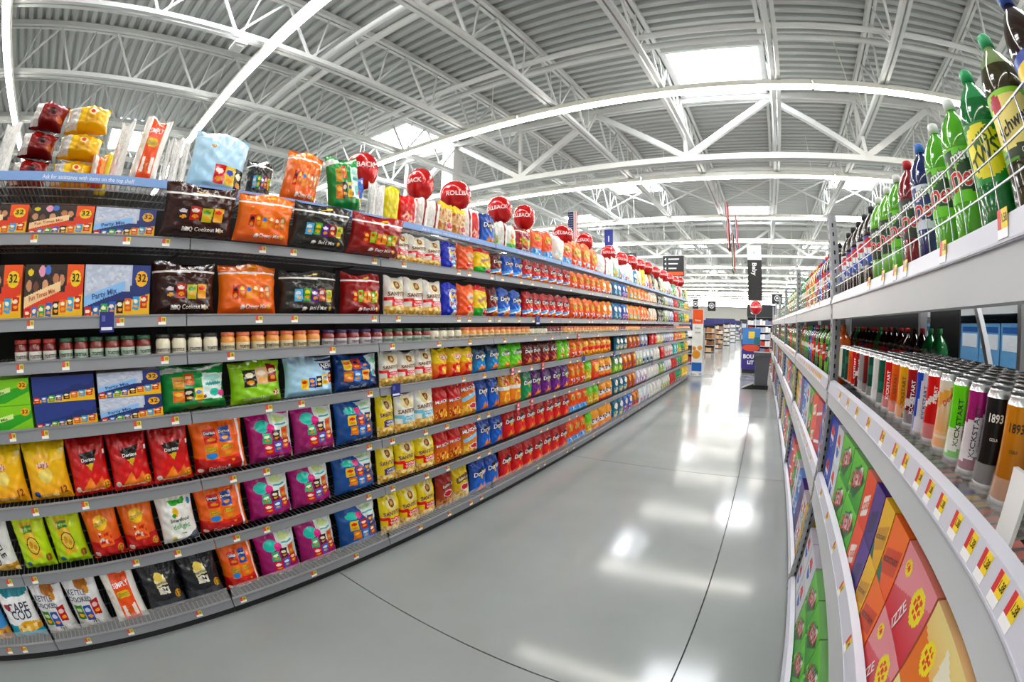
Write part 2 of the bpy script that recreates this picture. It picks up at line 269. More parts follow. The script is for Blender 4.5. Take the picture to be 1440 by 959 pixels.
des('kc', 'kettle_chip_bag', 'white kettle chip multipack bag with grey bottom', [('g', 'b9b7b4', 'eeedf0'), ('p', [(0, .22), (.5, .16), (1, .22), (1, 0), (0, 0)], 'b0aeac'), ('e', .55, .93, .2, .1, 'a8642c'), ('e', .64, .82, .1, .07, 'c88a3c'), ('e', .3, .06, .2, .06, 'c79a70')] + mini(.2, .42, .24, .28, '3c7c34', 'c8d8a0') + mini(.46, .40, .24, .30, '2f4c9c', 'c8cfe0') + mini(.74, .48, .24, .30, 'b32a26', 'e8c8c0') + [('e', .56, .2, .09, .06, '1d1d22')], [('KETTLE', .34, .80, .10, -.05, '3c4860', None, 0), ('COOKED', .37, .67, .10, -.05, '3c4860', None, 0), ('12', .56, .2, .09, 0, 'f0ece0', None, 0)], w=.24, h=.29, d=.12, res=(56, 66))
des('cc', 'kettle_chip_bag', 'white and teal kettle chip bag', [('g', '1f8da4', 'f0f0f0'), ('r', 0, .3, 1, 1, 'f1f1f2'), ('p', [(0, 1), (1, 1), (.9, .86), (.3, .84)], '2b8898'), ('p', [(0, .34), (1, .24), (1, 0), (0, 0)], '1f8fa8'), ('e', .66, .3, .3, .10, 'd9a444'), ('e', .24, .68, .10, .06, 'b0353c'), ('n', .3, .2, 1, .34, ['e2b45c', 'c98a34', 'f0d494'], .09, 6)], [('CAPE', .56, .66, .17, 0, '27304a', None, 0), ('COD', .58, .52, .17, 0, '27304a', None, 0)], w=.25, h=.29, d=.12, res=(48, 60))
des('kb', 'kettle_chip_bag', 'tan and blue kettle chip bag', [('g', 'a87840', 'caa878'), ('r', 0, .3, 1, .6, '3f7fb8'), ('e', .5, .8, .3, .1, '1d1a18'), ('n', .1, .05, .9, .26, ['c98a34', '8c5a24', 'e2b45c'], .1, 6)], [], w=.2, h=.29)
des('wk', 'kettle_chip_bag', 'white kettle chip bag with black lettering', [('g', 'd8d6d0', 'e6e6e6'), ('n', .2, .0, 1, .2, ['d9b060', 'b88434', 'e8cf90'], .09, 6)], [('KETTLE', .58, .62, .15, -1.3, '1c2420', None, 0), ('COOKED', .32, .55, .15, -1.3, '1c2420', None, 0)], w=.22, h=.29)
# small bags, middle distance
des('br', 'pork_rind_bag', 'brown and red pork rind bag', [('g', 'a8522c', '8a1418'), ('n', 0, 0, 1, .35, ['b0683c', '8c4424', 'cf9860'], .09, 2), ('e', .55, .46, .3, .10, 'd8d0dc'), ('e', .55, .46, .26, .075, 'c42430'), ('p', [(.2, .72), (.92, .82), (.92, .68), (.2, .58)], '64100f')], [('Baken-ets', .55, .71, .11, .12, 'f0dcc8', None, .1)], cat='snack bag')
des('by', 'pork_rind_bag', 'yellow and brown pork rind bag', [('g', 'd9b04c', 'd9c024'), ('n', 0, 0, 1, .34, ['d8b878', 'c09850', 'e8d4a0'], .09, 2), ('e', .6, .42, .3, .11, 'dcd8e4'), ('e', .6, .42, .26, .08, 'c42430'), ('p', [(.15, .74), (.95, .82), (.95, .64), (.15, .56)], '6a4a1c')], [('Baken-ets', .55, .69, .11, .1, 'f4e4b8', None, .1)], cat='snack bag')
des('mu', 'snack_mix_bag', 'red snack mix bag with white lettering', [('g', 'e58a28', 'b3141c'), ('r', 0, .62, 1, 1, 'b8151f'), ('n', .05, .08, .95, .4, ['e8a038', 'd8681f', 'f0c860', 'b03a18'], .08, 8), ('p', [(.05, .52), (.95, .62), (.95, .74), (.05, .64)], 'd42028')], [('MUNCHIES', .5, .60, .17, .1, 'ffffff', '8a0f14', .1)], w=.17, cat='snack bag')
des('my', 'snack_mix_bag', 'red snack mix bag with pale blue band', [('g', 'ecb040', 'c01f1c'), ('n', .05, .06, .95, .34, ['e8b048', 'd8801f', 'f0d070'], .08, 8), ('p', [(.05, .42), (.95, .6), (.95, .72), (.05, .54)], '8fcdea'), ('e', .6, .28, .26, .09, 'dcd6e2'), ('e', .6, .28, .22, .065, 'c42430')], [('MUNCHIES', .5, .80, .17, .1, 'ffffff', '8a0f14', .1)], w=.2, cat='snack bag')
des('ry', 'potato_chip_bag', 'yellow potato chip bag with red lower half', [('g', 'e0301c', 'eccb18'), ('r', 0, .52, 1, 1, 'efcd18'), ('p', [(.2, .04), (1, .08), (1, .5), (.2, .46)], 'df2a20'), ('e', .6, .72, .24, .12, 'e8a070'), ('e', .62, .28, .2, .14, 'f0c060')], [('Lay\'s', .6, .72, .17, .05, 'ffffff', 'c02424', .1)], w=.16)
des('ry2', 'cheese_puff_bag', 'yellow-orange hot puff bag', [('g', 'e8b41c', 'ee7c20'), ('p', [(0, .3), (1, .42), (1, .62), (0, .5)], 'd8261c'), ('n', .1, .05, .95, .28, ['f0c23c', 'd8801f', 'd03018'], .1, 8), ('e', .55, .76, .26, .12, 'f2d04c')], [], res=(22, 30), cat='snack bag')
des('cm', 'cracker_snack_bag', 'orange and cream cracker snack bag', [('g', 'ee7d1c', 'e8a83c'), ('r', 0, .52, 1, .66, 'f0ece6'), ('n', .05, .68, .95, .95, ['e8b860', 'd86a2c', 'f0d8a0', 'b83a1c'], .1, 3), ('e', .52, .27, .3, .2, 'f4d060'), ('e', .52, .27, .18, .13, 'ee8a2c')], [], w=.18, cat='snack bag')
des('co', 'cheese_puff_bag', 'orange cheese puff bag with blue bottom', [('g', '3f9fe0', 'ef6c1c'), ('r', 0, .34, 1, 1, 'ee661a'), ('n', .1, .08, .95, .3, ['5ab4f0', '2a80d0', 'd8ecf8'], .1, 4), ('e', .5, .72, .26, .14, 'f2b83c'), ('e', .5, .50, .2, .1, 'e03c1c')], [('Cheetos', .5, .72, .15, .3, 'fbd43c', '1c1410', .1)], w=.19, cat='snack bag')
des('cp', 'cheese_puff_bag', 'orange cheese puff bag with yellow oval', [('g', 'd8481a', 'f0801c'), ('e', .52, .62, .3, .17, 'f0b83c'), ('n', .1, .06, .95, .32, ['e8562a', 'f0a03c', 'c8341a', 'f4e0c0'], .09, 4), ('r', .5, .2, .95, .3, '6cbce8')], [('Cheetos', .52, .64, .14, .3, 'fbd43c', '1c1410', .1)], w=.19, cat='snack bag')
des('ch2', 'cheese_puff_bag', 'red-orange hot puff bag', [('g', 'd8301a', 'ee7d1c'), ('e', .5, .6, .3, .2, 'f0c23c')], [], res=(20, 28), cat='snack bag')
des('fl', 'onion_ring_bag', 'lime and yellow onion ring bag', [('g', 'd8b83c', '7cc420'), ('r', 0, .6, 1, 1, '74c41c'), ('n', .05, .05, .95, .5, ['e0b84c', 'c8902c', 'f0d880', '9cc02c'], .09, 5)], [], res=(22, 30), cat='snack bag')
des('fy', 'fry_snack_bag', 'golden hot fries bag with red lettering band', [('g', 'e8862a', 'f0a81c'), ('p', [(0, .32), (1, .44), (1, .66), (0, .54)], 'f0ebe8'), ('n', .03, .4, .97, .58, ['8a1c24', 'f2eeea', 'f2eeea', '2c3050'], .07, 7), ('p', [(0, .02), (1, .1), (1, .2), (0, .14)], 'd8301c')], [], w=.24, res=(30, 34), cat='snack bag')
des('cj', 'popcorn_bag', 'royal blue puffed corn bag', [('g', '1c2fb0', '2030b8'), ('e', .58, .55, .32, .3, 'c8daf0'), ('n', .3, .3, .86, .74, ['f0f0f0', '2c48c0', 'd03028', '8fb8e8', 'f0d060'], .09, 9), ('r', .34, .24, .9, .29, '6cb0e0'), ('e', .7, .12, .22, .09, 'e0d4c8')], [('CHESTERS', .58, .78, .10, .03, 'f4f4f8', '16207c', 0), ('PUFFCORN', .60, .43, .085, .03, 'f4f4f8', 'b02020', 0)], w=.17, cat='popcorn bag')
des('ct', 'cheese_puff_bag', 'orange puffed corn bag', [('g', 'ee5a16', 'f06a1a'), ('e', .64, .60, .27, .18, 'f0b070'), ('p', [(.4, .36), (.96, .42), (.96, .28), (.4, .24)], 'd02a2c'), ('e', .68, .12, .24, .09, 'e8c8a0')], [('CHESTERS', .62, .62, .085, .03, 'ffffff', 'b02020', 0), ('PUFFCORN', .66, .34, .06, .08, 'ffffff', None, 0)], w=.18, cat='snack bag')
des('sg', 'potato_chip_bag', 'yellow, red and green chip bag', [('g', '3cac3c', 'f2d41c'), ('r', 0, .30, 1, .86, 'f2d420'), ('p', [(0, .88), (1, .80), (1, 1), (0, 1)], 'dc2c20'), ('r', 0, 0, 1, .28, '2fa63c'), ('e', .7, .16, .26, .11, 'c8c0d0'), ('e', .7, .16, .22, .08, 'b82430')], [('Sabritas', .5, .58, .13, .35, 'c02458', 'f6f0e0', .2)], w=.19)
des('lg', 'tortilla_chip_bag', 'lime green chip bag with red dots', [('g', '8ed83c', '74d038'), ('n', .3, .1, .9, .6, ['8ed83c', 'f0e8d8', 'd8402c', '74d038'], .11, 5), ('e', .55, .76, .2, .08, '14321c')], [], res=(22, 30))
# far bags: simple prints
def far(k, look, a, b, cs, name='snack_bag', seed=1, oval='f4efe6'):
    des(k, name, look, [('g', a, b), ('e', .5, .66, .3, .15, oval), ('n', .1, .06, .95, .42, cs, .12, seed)], [], res=(16, 22), cat='snack bag')
far('te', 'teal snack bag', '1f6f8c', '1a5f78', ['d8b070', '1f7f94', 'e8d0a0', '2a98a8'], 'pita_chip_bag', 2)
far('pu', 'dusky purple snack bag', '5a4a9c', '3f6cb4', ['6a5ab0', 'c8c0e0', '4878c0', 'b04a58'], 'veggie_chip_bag', 3)
far('ow', 'brown and orange snack bag', '8a3c2c', 'c8702c', ['d85a24', 'f0b060', 'a02c20', '2c4a7c'], 'pretzel_bag', 4, 'e8a040')
far('wb', 'white and pale blue snack bag', 'a8d0e0', 'e8eef0', ['e8f0f4', '4a90c0', 'd84a3c', 'f0e8d8'], 'rice_cracker_bag', 5)
far('ww', 'creamy white snack bag', 'd8d2c8', 'f0eeea', ['f4f0e8', '9cc4cc', 'e0c8a0', 'c8d4d0'], 'rice_cracker_bag', 6)
far('gw', 'green and white snack bag', '2f8f3c', 'eef0e6', ['3ca048', 'f0f0e8', '8cc83c', 'e8b060'], 'veggie_chip_bag', 7)
far('wg', 'grey and white popcorn bag', '7c98a4', 'e2e8ea', ['2c4a58', 'f0f0f0', '9cc0cc', '1c2c34'], 'popcorn_bag', 8)
far('wp', 'white and violet snack bag', '7a4c9c', 'f0eef2', ['f4f0f4', '8a3c9c', 'e0b0c0', 'f0ece8'], 'popcorn_bag', 9)
far('re', 'bright red snack bag', 'b8161c', 'c8202a', ['d83a30', 'a81018', 'f0d0c0', 'c82028'], 'nut_bag', 10, 'e84a3c')
far('rw', 'red and white snack bag', 'c02028', 'e8e6e2', ['f4f0ea', 'c8282c', '2c5a9c', 'e8b8a8'], 'nut_bag', 11)
far('gr', 'dark green snack bag', '0f6c44', '168a50', ['1c9c5c', '0c5038', 'd8e0c0', '2a3c34'], 'seed_bag', 12, '2cb070')
far('ye', 'golden yellow snack bag', 'd8a818', 'eec21c', ['f0d040', 'd89818', 'c87818', 'f4e490'], 'seed_bag', 13, 'f4d850')
far('ye2', 'white and yellow snack bag', 'e0c030', 'e8e8dc', ['f0e080', 'e8e8e0', '3c7c3c', 'd8b020'], 'seed_bag', 14)
far('tg', 'teal and yellow snack bag', 'd8c83c', '1c9c84', ['e8d84c', '2cae94', '1a7c6c', 'f0e8a0'], 'seed_bag', 15)
far('tq', 'turquoise snack bag', '5cc8cc', '7cd4d0', ['8ce0dc', '3ca8b0', 'e8f4f0', '2c8c98'], 'seed_bag', 16)
far('gn', 'green veggie chip bag with dark top', '8cc840', '2c5064', ['8cc83c', 'c8d860', '4c8c2c', 'e0e8a0'], 'veggie_chip_bag', 17)
far('bw', 'cobalt and white snack bag', '2848a8', 'd8dff0', ['3c60c8', 'f0f0f4', '1c3488', 'e0c070'], 'pretzel_bag', 18)
far('or', 'tangerine snack bag', 'd84a1a', 'f0802c', ['e8602a', 'f0c070', 'c83818', 'f4e0c8'], 'pretzel_bag', 19, 'f4b060')
far('or2', 'orange puff bag with violet specks', 'e87a24', 'f0902c', ['f0c080', '4a3cb0', 'f4e8d8', 'e0601c'], 'cheese_puff_bag', 20, 'f8d8a8')
far('bt', 'steel blue and teal snack bag', '3c7cb0', '2c6c9c', ['d8c890', '4a98c0', '2c5c8c', '1c8c90'], 'pita_chip_bag', 21)
far('yo', 'amber cracker bag', 'e0a028', 'e8902c', ['d84a28', 'f0c850', '3c90b8', 'f4e0a0'], 'cracker_snack_bag', 22, 'e8642c')
far('pc', 'peach and cream snack bag', 'e8b890', 'f0e4d4', ['f0d0b0', 'e09870', 'f4ece0', 'd87c50'], 'pretzel_bag', 23)
far('bk', 'black snack bag', '1c1c1c', '2a2c24', ['f0ece0', '1a1a1a', '3c4c2c', '101010'], 'popcorn_bag', 24, '8c8c70')
# top-shelf overstock
des('lt', 'snack_multipack_bag', 'big pale blue snack bag', [('g', 'a9d2ee', 'c4e2f6')] + mini(.5, .3, .2, .3, 'cc3020', 'f0e0d8') + mini(.7, .3, .18, .3, 'e4c02c', '3a4cb0') + mini(.88, .28, .18, .34, '14130f', 'f2ead0') + [('e', .3, .72, .05, .03, 'c88a4c'), ('e', .86, .85, .05, .04, 'e4d4c4'), ('n', .5, .02, .95, .12, ['3a58b0', 'e4c83c', 'a9d2ee'], .12, 2)], [], w=.34, h=.35, d=.15, res=(54, 54), cat='snack bag')
des('tm', 'potato_chip_bag', 'maroon chip bag with white nutrition panel', [('g', '6c0c14', '8a101c'), ('r', .04, .05, .32, .95, 'e4dfdc'), ('n', .06, .1, .3, .9, ['d8d4d2', 'e8e4e2', 'c8c4c2'], .03, 1), ('e', .66, .5, .12, .12, '3c1820'), ('e', .9, .3, .08, .12, 'b05a2c')], [], w=.27, h=.15, d=.2, res=(44, 30))
des('ty', 'potato_chip_bag', 'yellow chip bag with white nutrition panel', [('g', 'e8b414', 'f6d024'), ('r', .04, .05, .30, .95, 'ece8e0'), ('n', .06, .1, .28, .9, ['dcd8d2', 'ece8e2', 'ccc8c2'], .03, 1), ('p', [(.46, .84), (.74, .86), (.74, .2), (.46, .18)], 'd8a024'), ('e', .6, .62, .1, .14, 'e8d8a0'), ('e', .6, .62, .05, .09, 'c84a3c')], [], w=.31, h=.15, d=.2, res=(44, 30))
des('to', 'cheese_puff_bag', 'orange puff bag with white panel', [('g', 'e8581a', 'f0702c'), ('r', .05, .1, .4, .9, 'eae4de'), ('r', .6, .3, .9, .8, 'f09a4c')], [], w=.2, h=.15, d=.18, res=(30, 24), cat='snack bag')
des('tw', 'chip_bag', 'white backed chip bag with printed columns', [('g', 'dcdad6', 'eceae8'), ('n', .15, .12, .85, .88, ['e8e6e4', 'd4d2d0', 'f0eeec'], .04, 3), ('r', .48, .05, .52, .95, 'c8c6c4')], [], w=.1, h=.28, d=.06, res=(24, 40))
des('ts', 'corn_chip_bag', 'white chip bag with maroon stripe', [('g', 'e6e2dc', 'eeeae6'), ('p', [(.55, 0), (.7, 0), (.74, 1), (.6, 1)], '8a1820'), ('n', .1, .2, .5, .8, ['e6e2dc', 'd4d0cc'], .05, 2)], [], w=.12, h=.28, d=.07, res=(24, 40))
des('tn', 'pork_rind_bag', 'clear bag of golden snacks with yellow header', [('n', 0, 0, 1, .82, ['d8b080', 'c8905c', 'e8d0a8', 'b87040', 'e0bc90'], .07, 3), ('r', 0, .80, 1, 1, 'ecc81c'), ('e', .6, .3, .25, .12, 'd8d0dc'), ('e', .6, .3, .2, .08, 'c42430')], [], w=.18, h=.28, d=.1, res=(30, 44), cat='snack bag')
des('tl', 'chip_bag', 'lemon yellow chip bag turned sideways', [('g', 'dccb1c', 'e8dc2c')], [], w=.14, h=.3, d=.12, res=(20, 30))
des('tr', 'chip_bag', 'scarlet chip bag with white edge', [('g', 'c0201c', 'd83428'), ('r', .8, 0, .9, 1, 'f0ece8'), ('n', .2, .15, .7, .5, ['d84a3c', 'c0201c', 'e8b0a0'], .08, 2)], [], w=.16, h=.27, d=.09, res=(22, 34))
des('tb', 'snack_multipack_bag', 'cornflower blue snack bag with dark packs', [('g', '2f55b0', '4a78d0')] + mini(.3, .5, .26, .3, '14130f', 'e8e0d0') + mini(.6, .3, .26, .36, 'e8c02c', 'f0e0a0') + [('r', .7, .86, .92, .95, 'c8d4ec')], [], w=.2, h=.3, d=.13, res=(40, 50), cat='snack bag')
des('tk', 'cone_snack_bag', 'green and yellow corn cone bag', [('g', 'e8e4da', 'd8e0d8'), ('p', [(.2, .1), (.8, .1), (.5, .85)], 'd8c820'), ('r', .1, .08, .9, .3, '3ca83c'), ('e', .5, .6, .12, .1, 'd84030')], [], res=(24, 36), cat='snack bag')
# cartons
def party(k, look, base, dark, band, title, lo, num='32', photo=None, packs=True):
    L = [('g', base, base), ('p', [(0, .30), (1, .78), (1, .5), (.5, .1), (0, .06)], dark)]
    if photo: L += [('p', [(0, 1), (.72, 1), (.72, .62), (0, .36)], photo[0]), ('n', .02, .5, .7, .98, photo[1:], .05, 4)] + ([('e', .08, .62, .05, .10, 'c08a6c'), ('e', .2, .6, .045, .1, '6c4434'), ('e', .36, .62, .05, .11, 'd09c7c'), ('e', .54, .74, .05, .10, 'b87c5c'), ('e', .64, .72, .045, .1, 'c48c6c'), ('e', .30, .88, .06, .10, 'e8a0b8'), ('e', .40, .90, .05, .09, '4c78c8'), ('e', .1, .86, .05, .06, 'e0c83c')] if k == 'xo' else [])
    L += [('p', [(0, .22), (.62, .52), (.62, .70), (0, .42)], band)]
    if packs:
        L += [('p', [(0, 0), (1, .0), (1, .46), (.7, .34), (0, .08)], 'e8b83c')]
        for i, c in enumerate(['c8301c', '2f68b8', '2c9c5c', '2a58b0', '16130f', 'd8642a', '3c98d0', 'c03024']): L += mini(.06 + .122 * i, .10 + .03 * i, .10, .24, c)
    L += [('e', .87, .74, .09, .15, lo)]
    des(k, 'snack_carton', look, L, [(title, .31, .455 if packs else .46, .062 if k != 'xo' else .048, .22, {'xo': 'b8401c', 'xb': '2a4a8c', 'xb2': '2a4a8c', 'xg': '2c6c24'}[k], None, 0), (num, .87, .75, .085, 0, '2a1c10', None, 0)], w=.35, h=.23, d=.34, res=(80, 54), kind='box', cat='snack box')
party('xo', 'orange party snack carton', 'e8602a', 'd8481c', 'f2d2a4', 'Fun Times Mix', 'f4cf3c', photo=('33271e', '2a1c18', '201614', '1c1414', '3a2420', '2c2420'))
party('xb', 'navy blue party snack carton', '27387c', '1e2c68', '8fbce8', 'Party Mix', 'f4b83c', photo=('b8c0d4', 'c4cadb', 'bcc4d6', 'd0d5e2', 'b4bccf'))
party('xb2', 'navy blue party snack carton with pictured packs', '27387c', '1e2c68', '27387c', ' ', '27387c', num=' ')
party('xg', 'lime green party snack carton', '86c828', '3c9c34', 'd8eca0', 'Party Mix', 'f4b83c', packs=False)

# ------------------------------------------------------------------ pack shapes
def bag_depth(u, v, d, seed):
    a = np.abs(2 * u - 1); f = np.clip(1 - a ** 2.6, 0, 1) ** .55
    g = np.clip(v / .15, 0, 1) ** .6 * np.clip((1 - v) / .28, 0, 1) ** .7
    wr = .004 * np.sin(17 * u + 9 * v + seed) * np.sin(6 * v * 3.1 + seed * 2) + .006 * np.sin(40 * u + seed) * np.clip((v - .7) / .3, 0, 1) * np.clip((1 - v) / .05, 0, 1) + .004 * np.sin(33 * u + 1.7 * seed) * np.clip((.25 - v) / .25, 0, 1)
    wr = wr + .0045 * np.abs(np.sin(9 * (u - .5) * (1.2 - v) * 3 + seed)) * np.clip(v - .35, 0, 1) + .003 * np.abs(np.sin(14 * u - 11 * v + 2 * seed)) - .003
    dent = .16 * np.exp(-(((u - .5 - .15 * math.sin(seed * 5)) / .22) ** 2 + ((v - .72) / .12) ** 2))
    return -(d / 2) * f * g * (1 - dent) - wr * np.minimum(1, d / .1) * (f > .05)
def bag_x(u, v, w):
    return (u - .5) * w * (1 - .07 * np.sin(np.pi * np.clip(v, 0, 1)))
def grid_faces(nu, nv):
    i, j = np.meshgrid(np.arange(nu), np.arange(nv), indexing='ij'); k = i * (nv + 1) + j
    return np.stack([k, k + nv + 1, k + nv + 2, k + 1], -1).reshape(-1, 4)
PACK = {}
def pack(key):
    """mesh of the pack and its printed lettering"""
    if key in PACK: return PACK[key]
    q = D[key]; w, h, d = q['w'], q['h'], q['d']; nu, nv = q['res']; seed = sum(map(ord, key)) % 13 + 1
    U, V = np.meshgrid(np.linspace(0, 1, nu + 1), np.linspace(0, 1, nv + 1), indexing='ij')
    cu = (U[:-1, :-1] + U[1:, 1:]) / 2; cv = (V[:-1, :-1] + V[1:, 1:]) / 2
    col = paint(cu, cv, q['L']).reshape(-1, 3)
    mb = MB()
    if q['kind'] == 'bag':
        zig = np.where(V >= 1, .006 * (np.arange(nu + 1)[:, None] % 2), 0) + .012 * np.sin(U * 7 + seed) * (V > .9)
        F = np.stack([bag_x(U, V, w), bag_depth(U, V, d, seed), V * h + zig], -1).reshape(-1, 3)
        mb.v = [tuple(p) for p in F]; mb.f = [tuple(f) for f in grid_faces(nu, nv)]; mb.c = [tuple(c) for c in col]
        n2 = (10, 12); U2, V2 = np.meshgrid(np.linspace(0, 1, n2[0] + 1), np.linspace(0, 1, n2[1] + 1), indexing='ij')
        B = np.stack([bag_x(U2, V2, w), -bag_depth(U2, V2, d * .9, seed + 3), V2 * h], -1).reshape(-1, 3)
        base = paint(np.array([[.02]]), np.array([[.5]]), q['L'])[0, 0]
        mb.add([tuple(p) for p in B], [tuple(f[::-1]) for f in grid_faces(*n2)], tuple(base))
        mat_ = FILM; fy = lambda u, v: bag_depth(u, v, d, seed); ep = .0022
    else:
        F = np.stack([(U - .5) * w, 0 * U - d / 2, V * h], -1).reshape(-1, 3)
        mb.v = [tuple(p) for p in F]; mb.f = [tuple(f) for f in grid_faces(nu, nv)]; mb.c = [tuple(c) for c in col]
        base = col.mean(0); x = w / 2; y = d / 2
        mb.add([(-x, -y, 0), (x, -y, 0), (x, y, 0), (-x, y, 0), (-x, -y, h), (x, -y, h), (x, y, h), (-x, y, h)], [(4, 5, 6, 7), (1, 2, 6, 5), (3, 0, 4, 7), (2, 3, 7, 6), (0, 3, 2, 1)], [tuple(base * 1.0), tuple(base), tuple(base), tuple(base), tuple(base)])
        mat_ = CARD; fy = lambda u, v: 0 * u - d / 2; ep = .0015
    body = mb.mesh(q['n'], mat_, smooth=(q['kind'] == 'bag'))
    parts = []
    if q['T']:
        for (s, u, v, size, rot, c, oc, sh) in q['T']:
            if not s.strip(): continue
            tb = MB()
            lay = ([(oc, .075, 1)] if oc else []) + [(c, .02, 2)]
            for cc, bo, lv in lay:
                tv, tf = text(s, bo, sh); tw = np.ptp(tv[:, 0]); sc = size * w * 1.15
                if tw * sc > .94 * w * (1 if abs(rot) < 1 else 9): sc = .94 * w / tw
                ca, sa = math.cos(rot), math.sin(rot)
                X = (tv[:, 0] * ca - tv[:, 1] * sa) * sc + (u - .5) * w; Zz = (tv[:, 0] * sa + tv[:, 1] * ca) * sc + v * h
                uu = np.clip(X / w + .5, 0.01, .99); vv = np.clip(Zz / h, 0.01, .99)
                Y = fy(uu, vv) - ep * lv
                if q['kind'] == 'bag': X = bag_x(X / w + .5, vv, w)
                tb.add(np.stack([X, Y, Zz], -1), tf, cc)
            parts.append(('lettering', tb.mesh('lettering', INK)))
    PACK[key] = (body, parts); return PACK[key]

def place(key, loc, rz, width=None, height=None, tilt=0., label='', group=None, roll=0., depth=1.):
    q = D[key]; me, parts = pack(key)
    s = ((width or q['w']) / q['w'], depth, (height or q['h']) / q['h'])
    o = spawn(q['n'], me, parts, loc, (tilt, roll, rz), s)
    return tag(o, label, q['cat'], group)

# ------------------------------------------------------------------ building: floor, roof deck, walls
fl = MB()
XJ, YJ = [-20.09, -15.09, -10.09, -5.09, -.09, 4.91, 9.91], [-8.5, -5.25, -2.0, 1.3, 4.56, 7.82, 11.08, 14.34, 17.6, 20.86, 24.12, 27.38, 30.64, 37.2, 43.7, 50.2, 60, 92]
for i in range(-1, len(XJ)):
    for j in range(len(YJ) - 1):
        xa = XJ[i] if i >= 0 else -30; xb = XJ[i + 1] if i + 1 < len(XJ) else 20
        fl.box(xa + .004, xb - .004, YJ[j] + .004, YJ[j + 1] - .004, -.05, 0)
def floor_mat():
    m = mat('polished_concrete', '999e9e', rough=.2, noise=.14, nscale=1.1)
    nt = m.node_tree; b = nt.nodes['Principled BSDF']
    n = nt.nodes.new('ShaderNodeTexNoise'); n.inputs['Scale'].default_value = 2.3; n.inputs['Detail'].default_value = 5
    tc = nt.nodes.new('ShaderNodeTexCoord'); nt.links.new(tc.outputs['Object'], n.inputs['Vector'])
    mr = nt.nodes.new('ShaderNodeMapRange'); nt.links.new(n.outputs[0], mr.inputs[0]); mr.inputs[3].default_value = .08; mr.inputs[4].default_value = .17
    nt.links.new(mr.outputs[0], b.inputs['Roughness']); b.inputs['Specular IOR Level'].default_value = .38
    return m
struct(fl.build('floor', floor_mat()), 'polished grey concrete floor with dark saw-cut joints', 'floor')
sub = MB().box(-30, 20, -8.5, 92, -.12, -.03)
struct(sub.build('floor_joint_filler', mat('joint_filler', '55585a', .7)), 'dark filler in the saw-cut joints of the floor', 'floor')

WHITE = mat('white_paint', 'd8d9d6', .5, noise=.05, nscale=2)
DECK_Z = 6.08
dk = MB(); y = -8.5; vs = []; p = .2
prof = []
while y < 92:
    prof += [(y, DECK_Z), (y + .09, DECK_Z), (y + .115, DECK_Z + .07), (y + .175, DECK_Z + .07)]; y += p
vs = [(x, yy, zz) for x in (-30, 20) for yy, zz in prof]; n = len(prof)
dk.add(vs, [(i, i + 1, n + i + 1, n + i) for i in range(n - 1)], 'ffffff')
struct(dk.build('ceiling', mat('roof_deck', 'b6b8b5', .5)), 'white corrugated metal roof deck', 'ceiling')
for nm, bb, lb in (('wall_left', (-30.2, -30, -8.5, 92, 0, 6.2), 'pale wall far beyond the snack shelves'), ('wall_right', (20, 20.2, -8.5, 92, 0, 6.2), 'pale wall far beyond the drinks rack'),
                   ('wall_back', (-30, 20, 92, 92.2, 0, 6.2), 'pale wall at the far end of the store'), ('wall_front', (-30, 20, -8.7, -8.5, 0, 6.2), 'grey wall at the front of the store')):
    struct(MB().box(*bb).build(nm, mat('wall_paint', 'e2e4e2', .7, noise=.06)), lb, 'wall')

# girders across the aisle, with joists between them
GY = [-4.3, 7.9, 20.1, 32.3, 44.5]
JX = [-1.22 + 1.83 * k for k in range(-14, 10)]
def girder_mesh():
    m = MB(); w_ = MB()
    for z, t in ((4.65, .11), (5.92, .12)):
        for s in (-.055, .055): m.box(-28, 16, s - .04, s + .04, z - t / 2, z + t / 2)
    k = 0; x = -1.25 - 3.66 * 7
    while x < 16:
        w_.bar((x, 0, 4.68), (x, 0, 5.9), .07); w_.bar((x, 0, 4.7), (x + 1.83, 0, 5.88), .11); w_.bar((x, 0, 4.7), (x - 1.83, 0, 5.88), .11); x += 3.66
    return m.mesh('girder', WHITE), w_.mesh('web', WHITE)
gm, gw = girder_mesh()
for i, gy in enumerate(GY):
    o = spawn('roof_girder', gm, [('web', gw)], (0, gy, 0))
    struct(o, f'deep white truss girder across the aisle, {nth(i)} from the front', 'girder')
def joist_mesh(L):
    m = MB(); w_ = MB()
    for z, t in ((5.15, .07), (DECK_Z - .05, .09)):
        for s in (-.045, .045): m.box(s - .03, s + .03, 0, L, z - t / 2, z + t / 2)
    n = round(L / 1.22)
    for i in range(n):
        y0 = i * L / n; y1 = y0 + L / n; ym = (y0 + y1) / 2
        w_.bar((0, y0, 6.0), (0, ym, 5.17), .035); w_.bar((0, ym, 5.17), (0, y1, 6.0), .035); w_.bar((0, ym + .08, 5.17), (0, ym + .16, 6.0), .022)
    return m.mesh('joist', WHITE), w_.mesh('web', WHITE)
jm, jw = joist_mesh(12.2)
for j, gy in enumerate(GY):
    for i, x in enumerate(JX):
        if gy > 20 and not (-16 < x < 8): continue
        o = spawn('roof_joist', jm, [('web', jw)], (x, gy, 0))
        struct(o, f'white open-web roof joist, {nth(i)} from the far left, {nth(j)} roof bay', 'joist')
# X bridging between the joists
br = MB()
br.bar((0, 0, 5.18), (1.83, 0, 6.0), .04); br.bar((0, 0, 6.0), (1.83, 0, 5.18), .04)
bm_ = br.mesh('cross_brace', WHITE)
for j, yy in enumerate((13.2, 24.5)):
    for i, x in enumerate(JX[7:-4]):
        struct(put('cross_brace', bm_, None, (x, yy, 0)), f'white crossed brace between joists, {nth(i)} of the {"near" if j == 0 else "far"} row', 'brace')
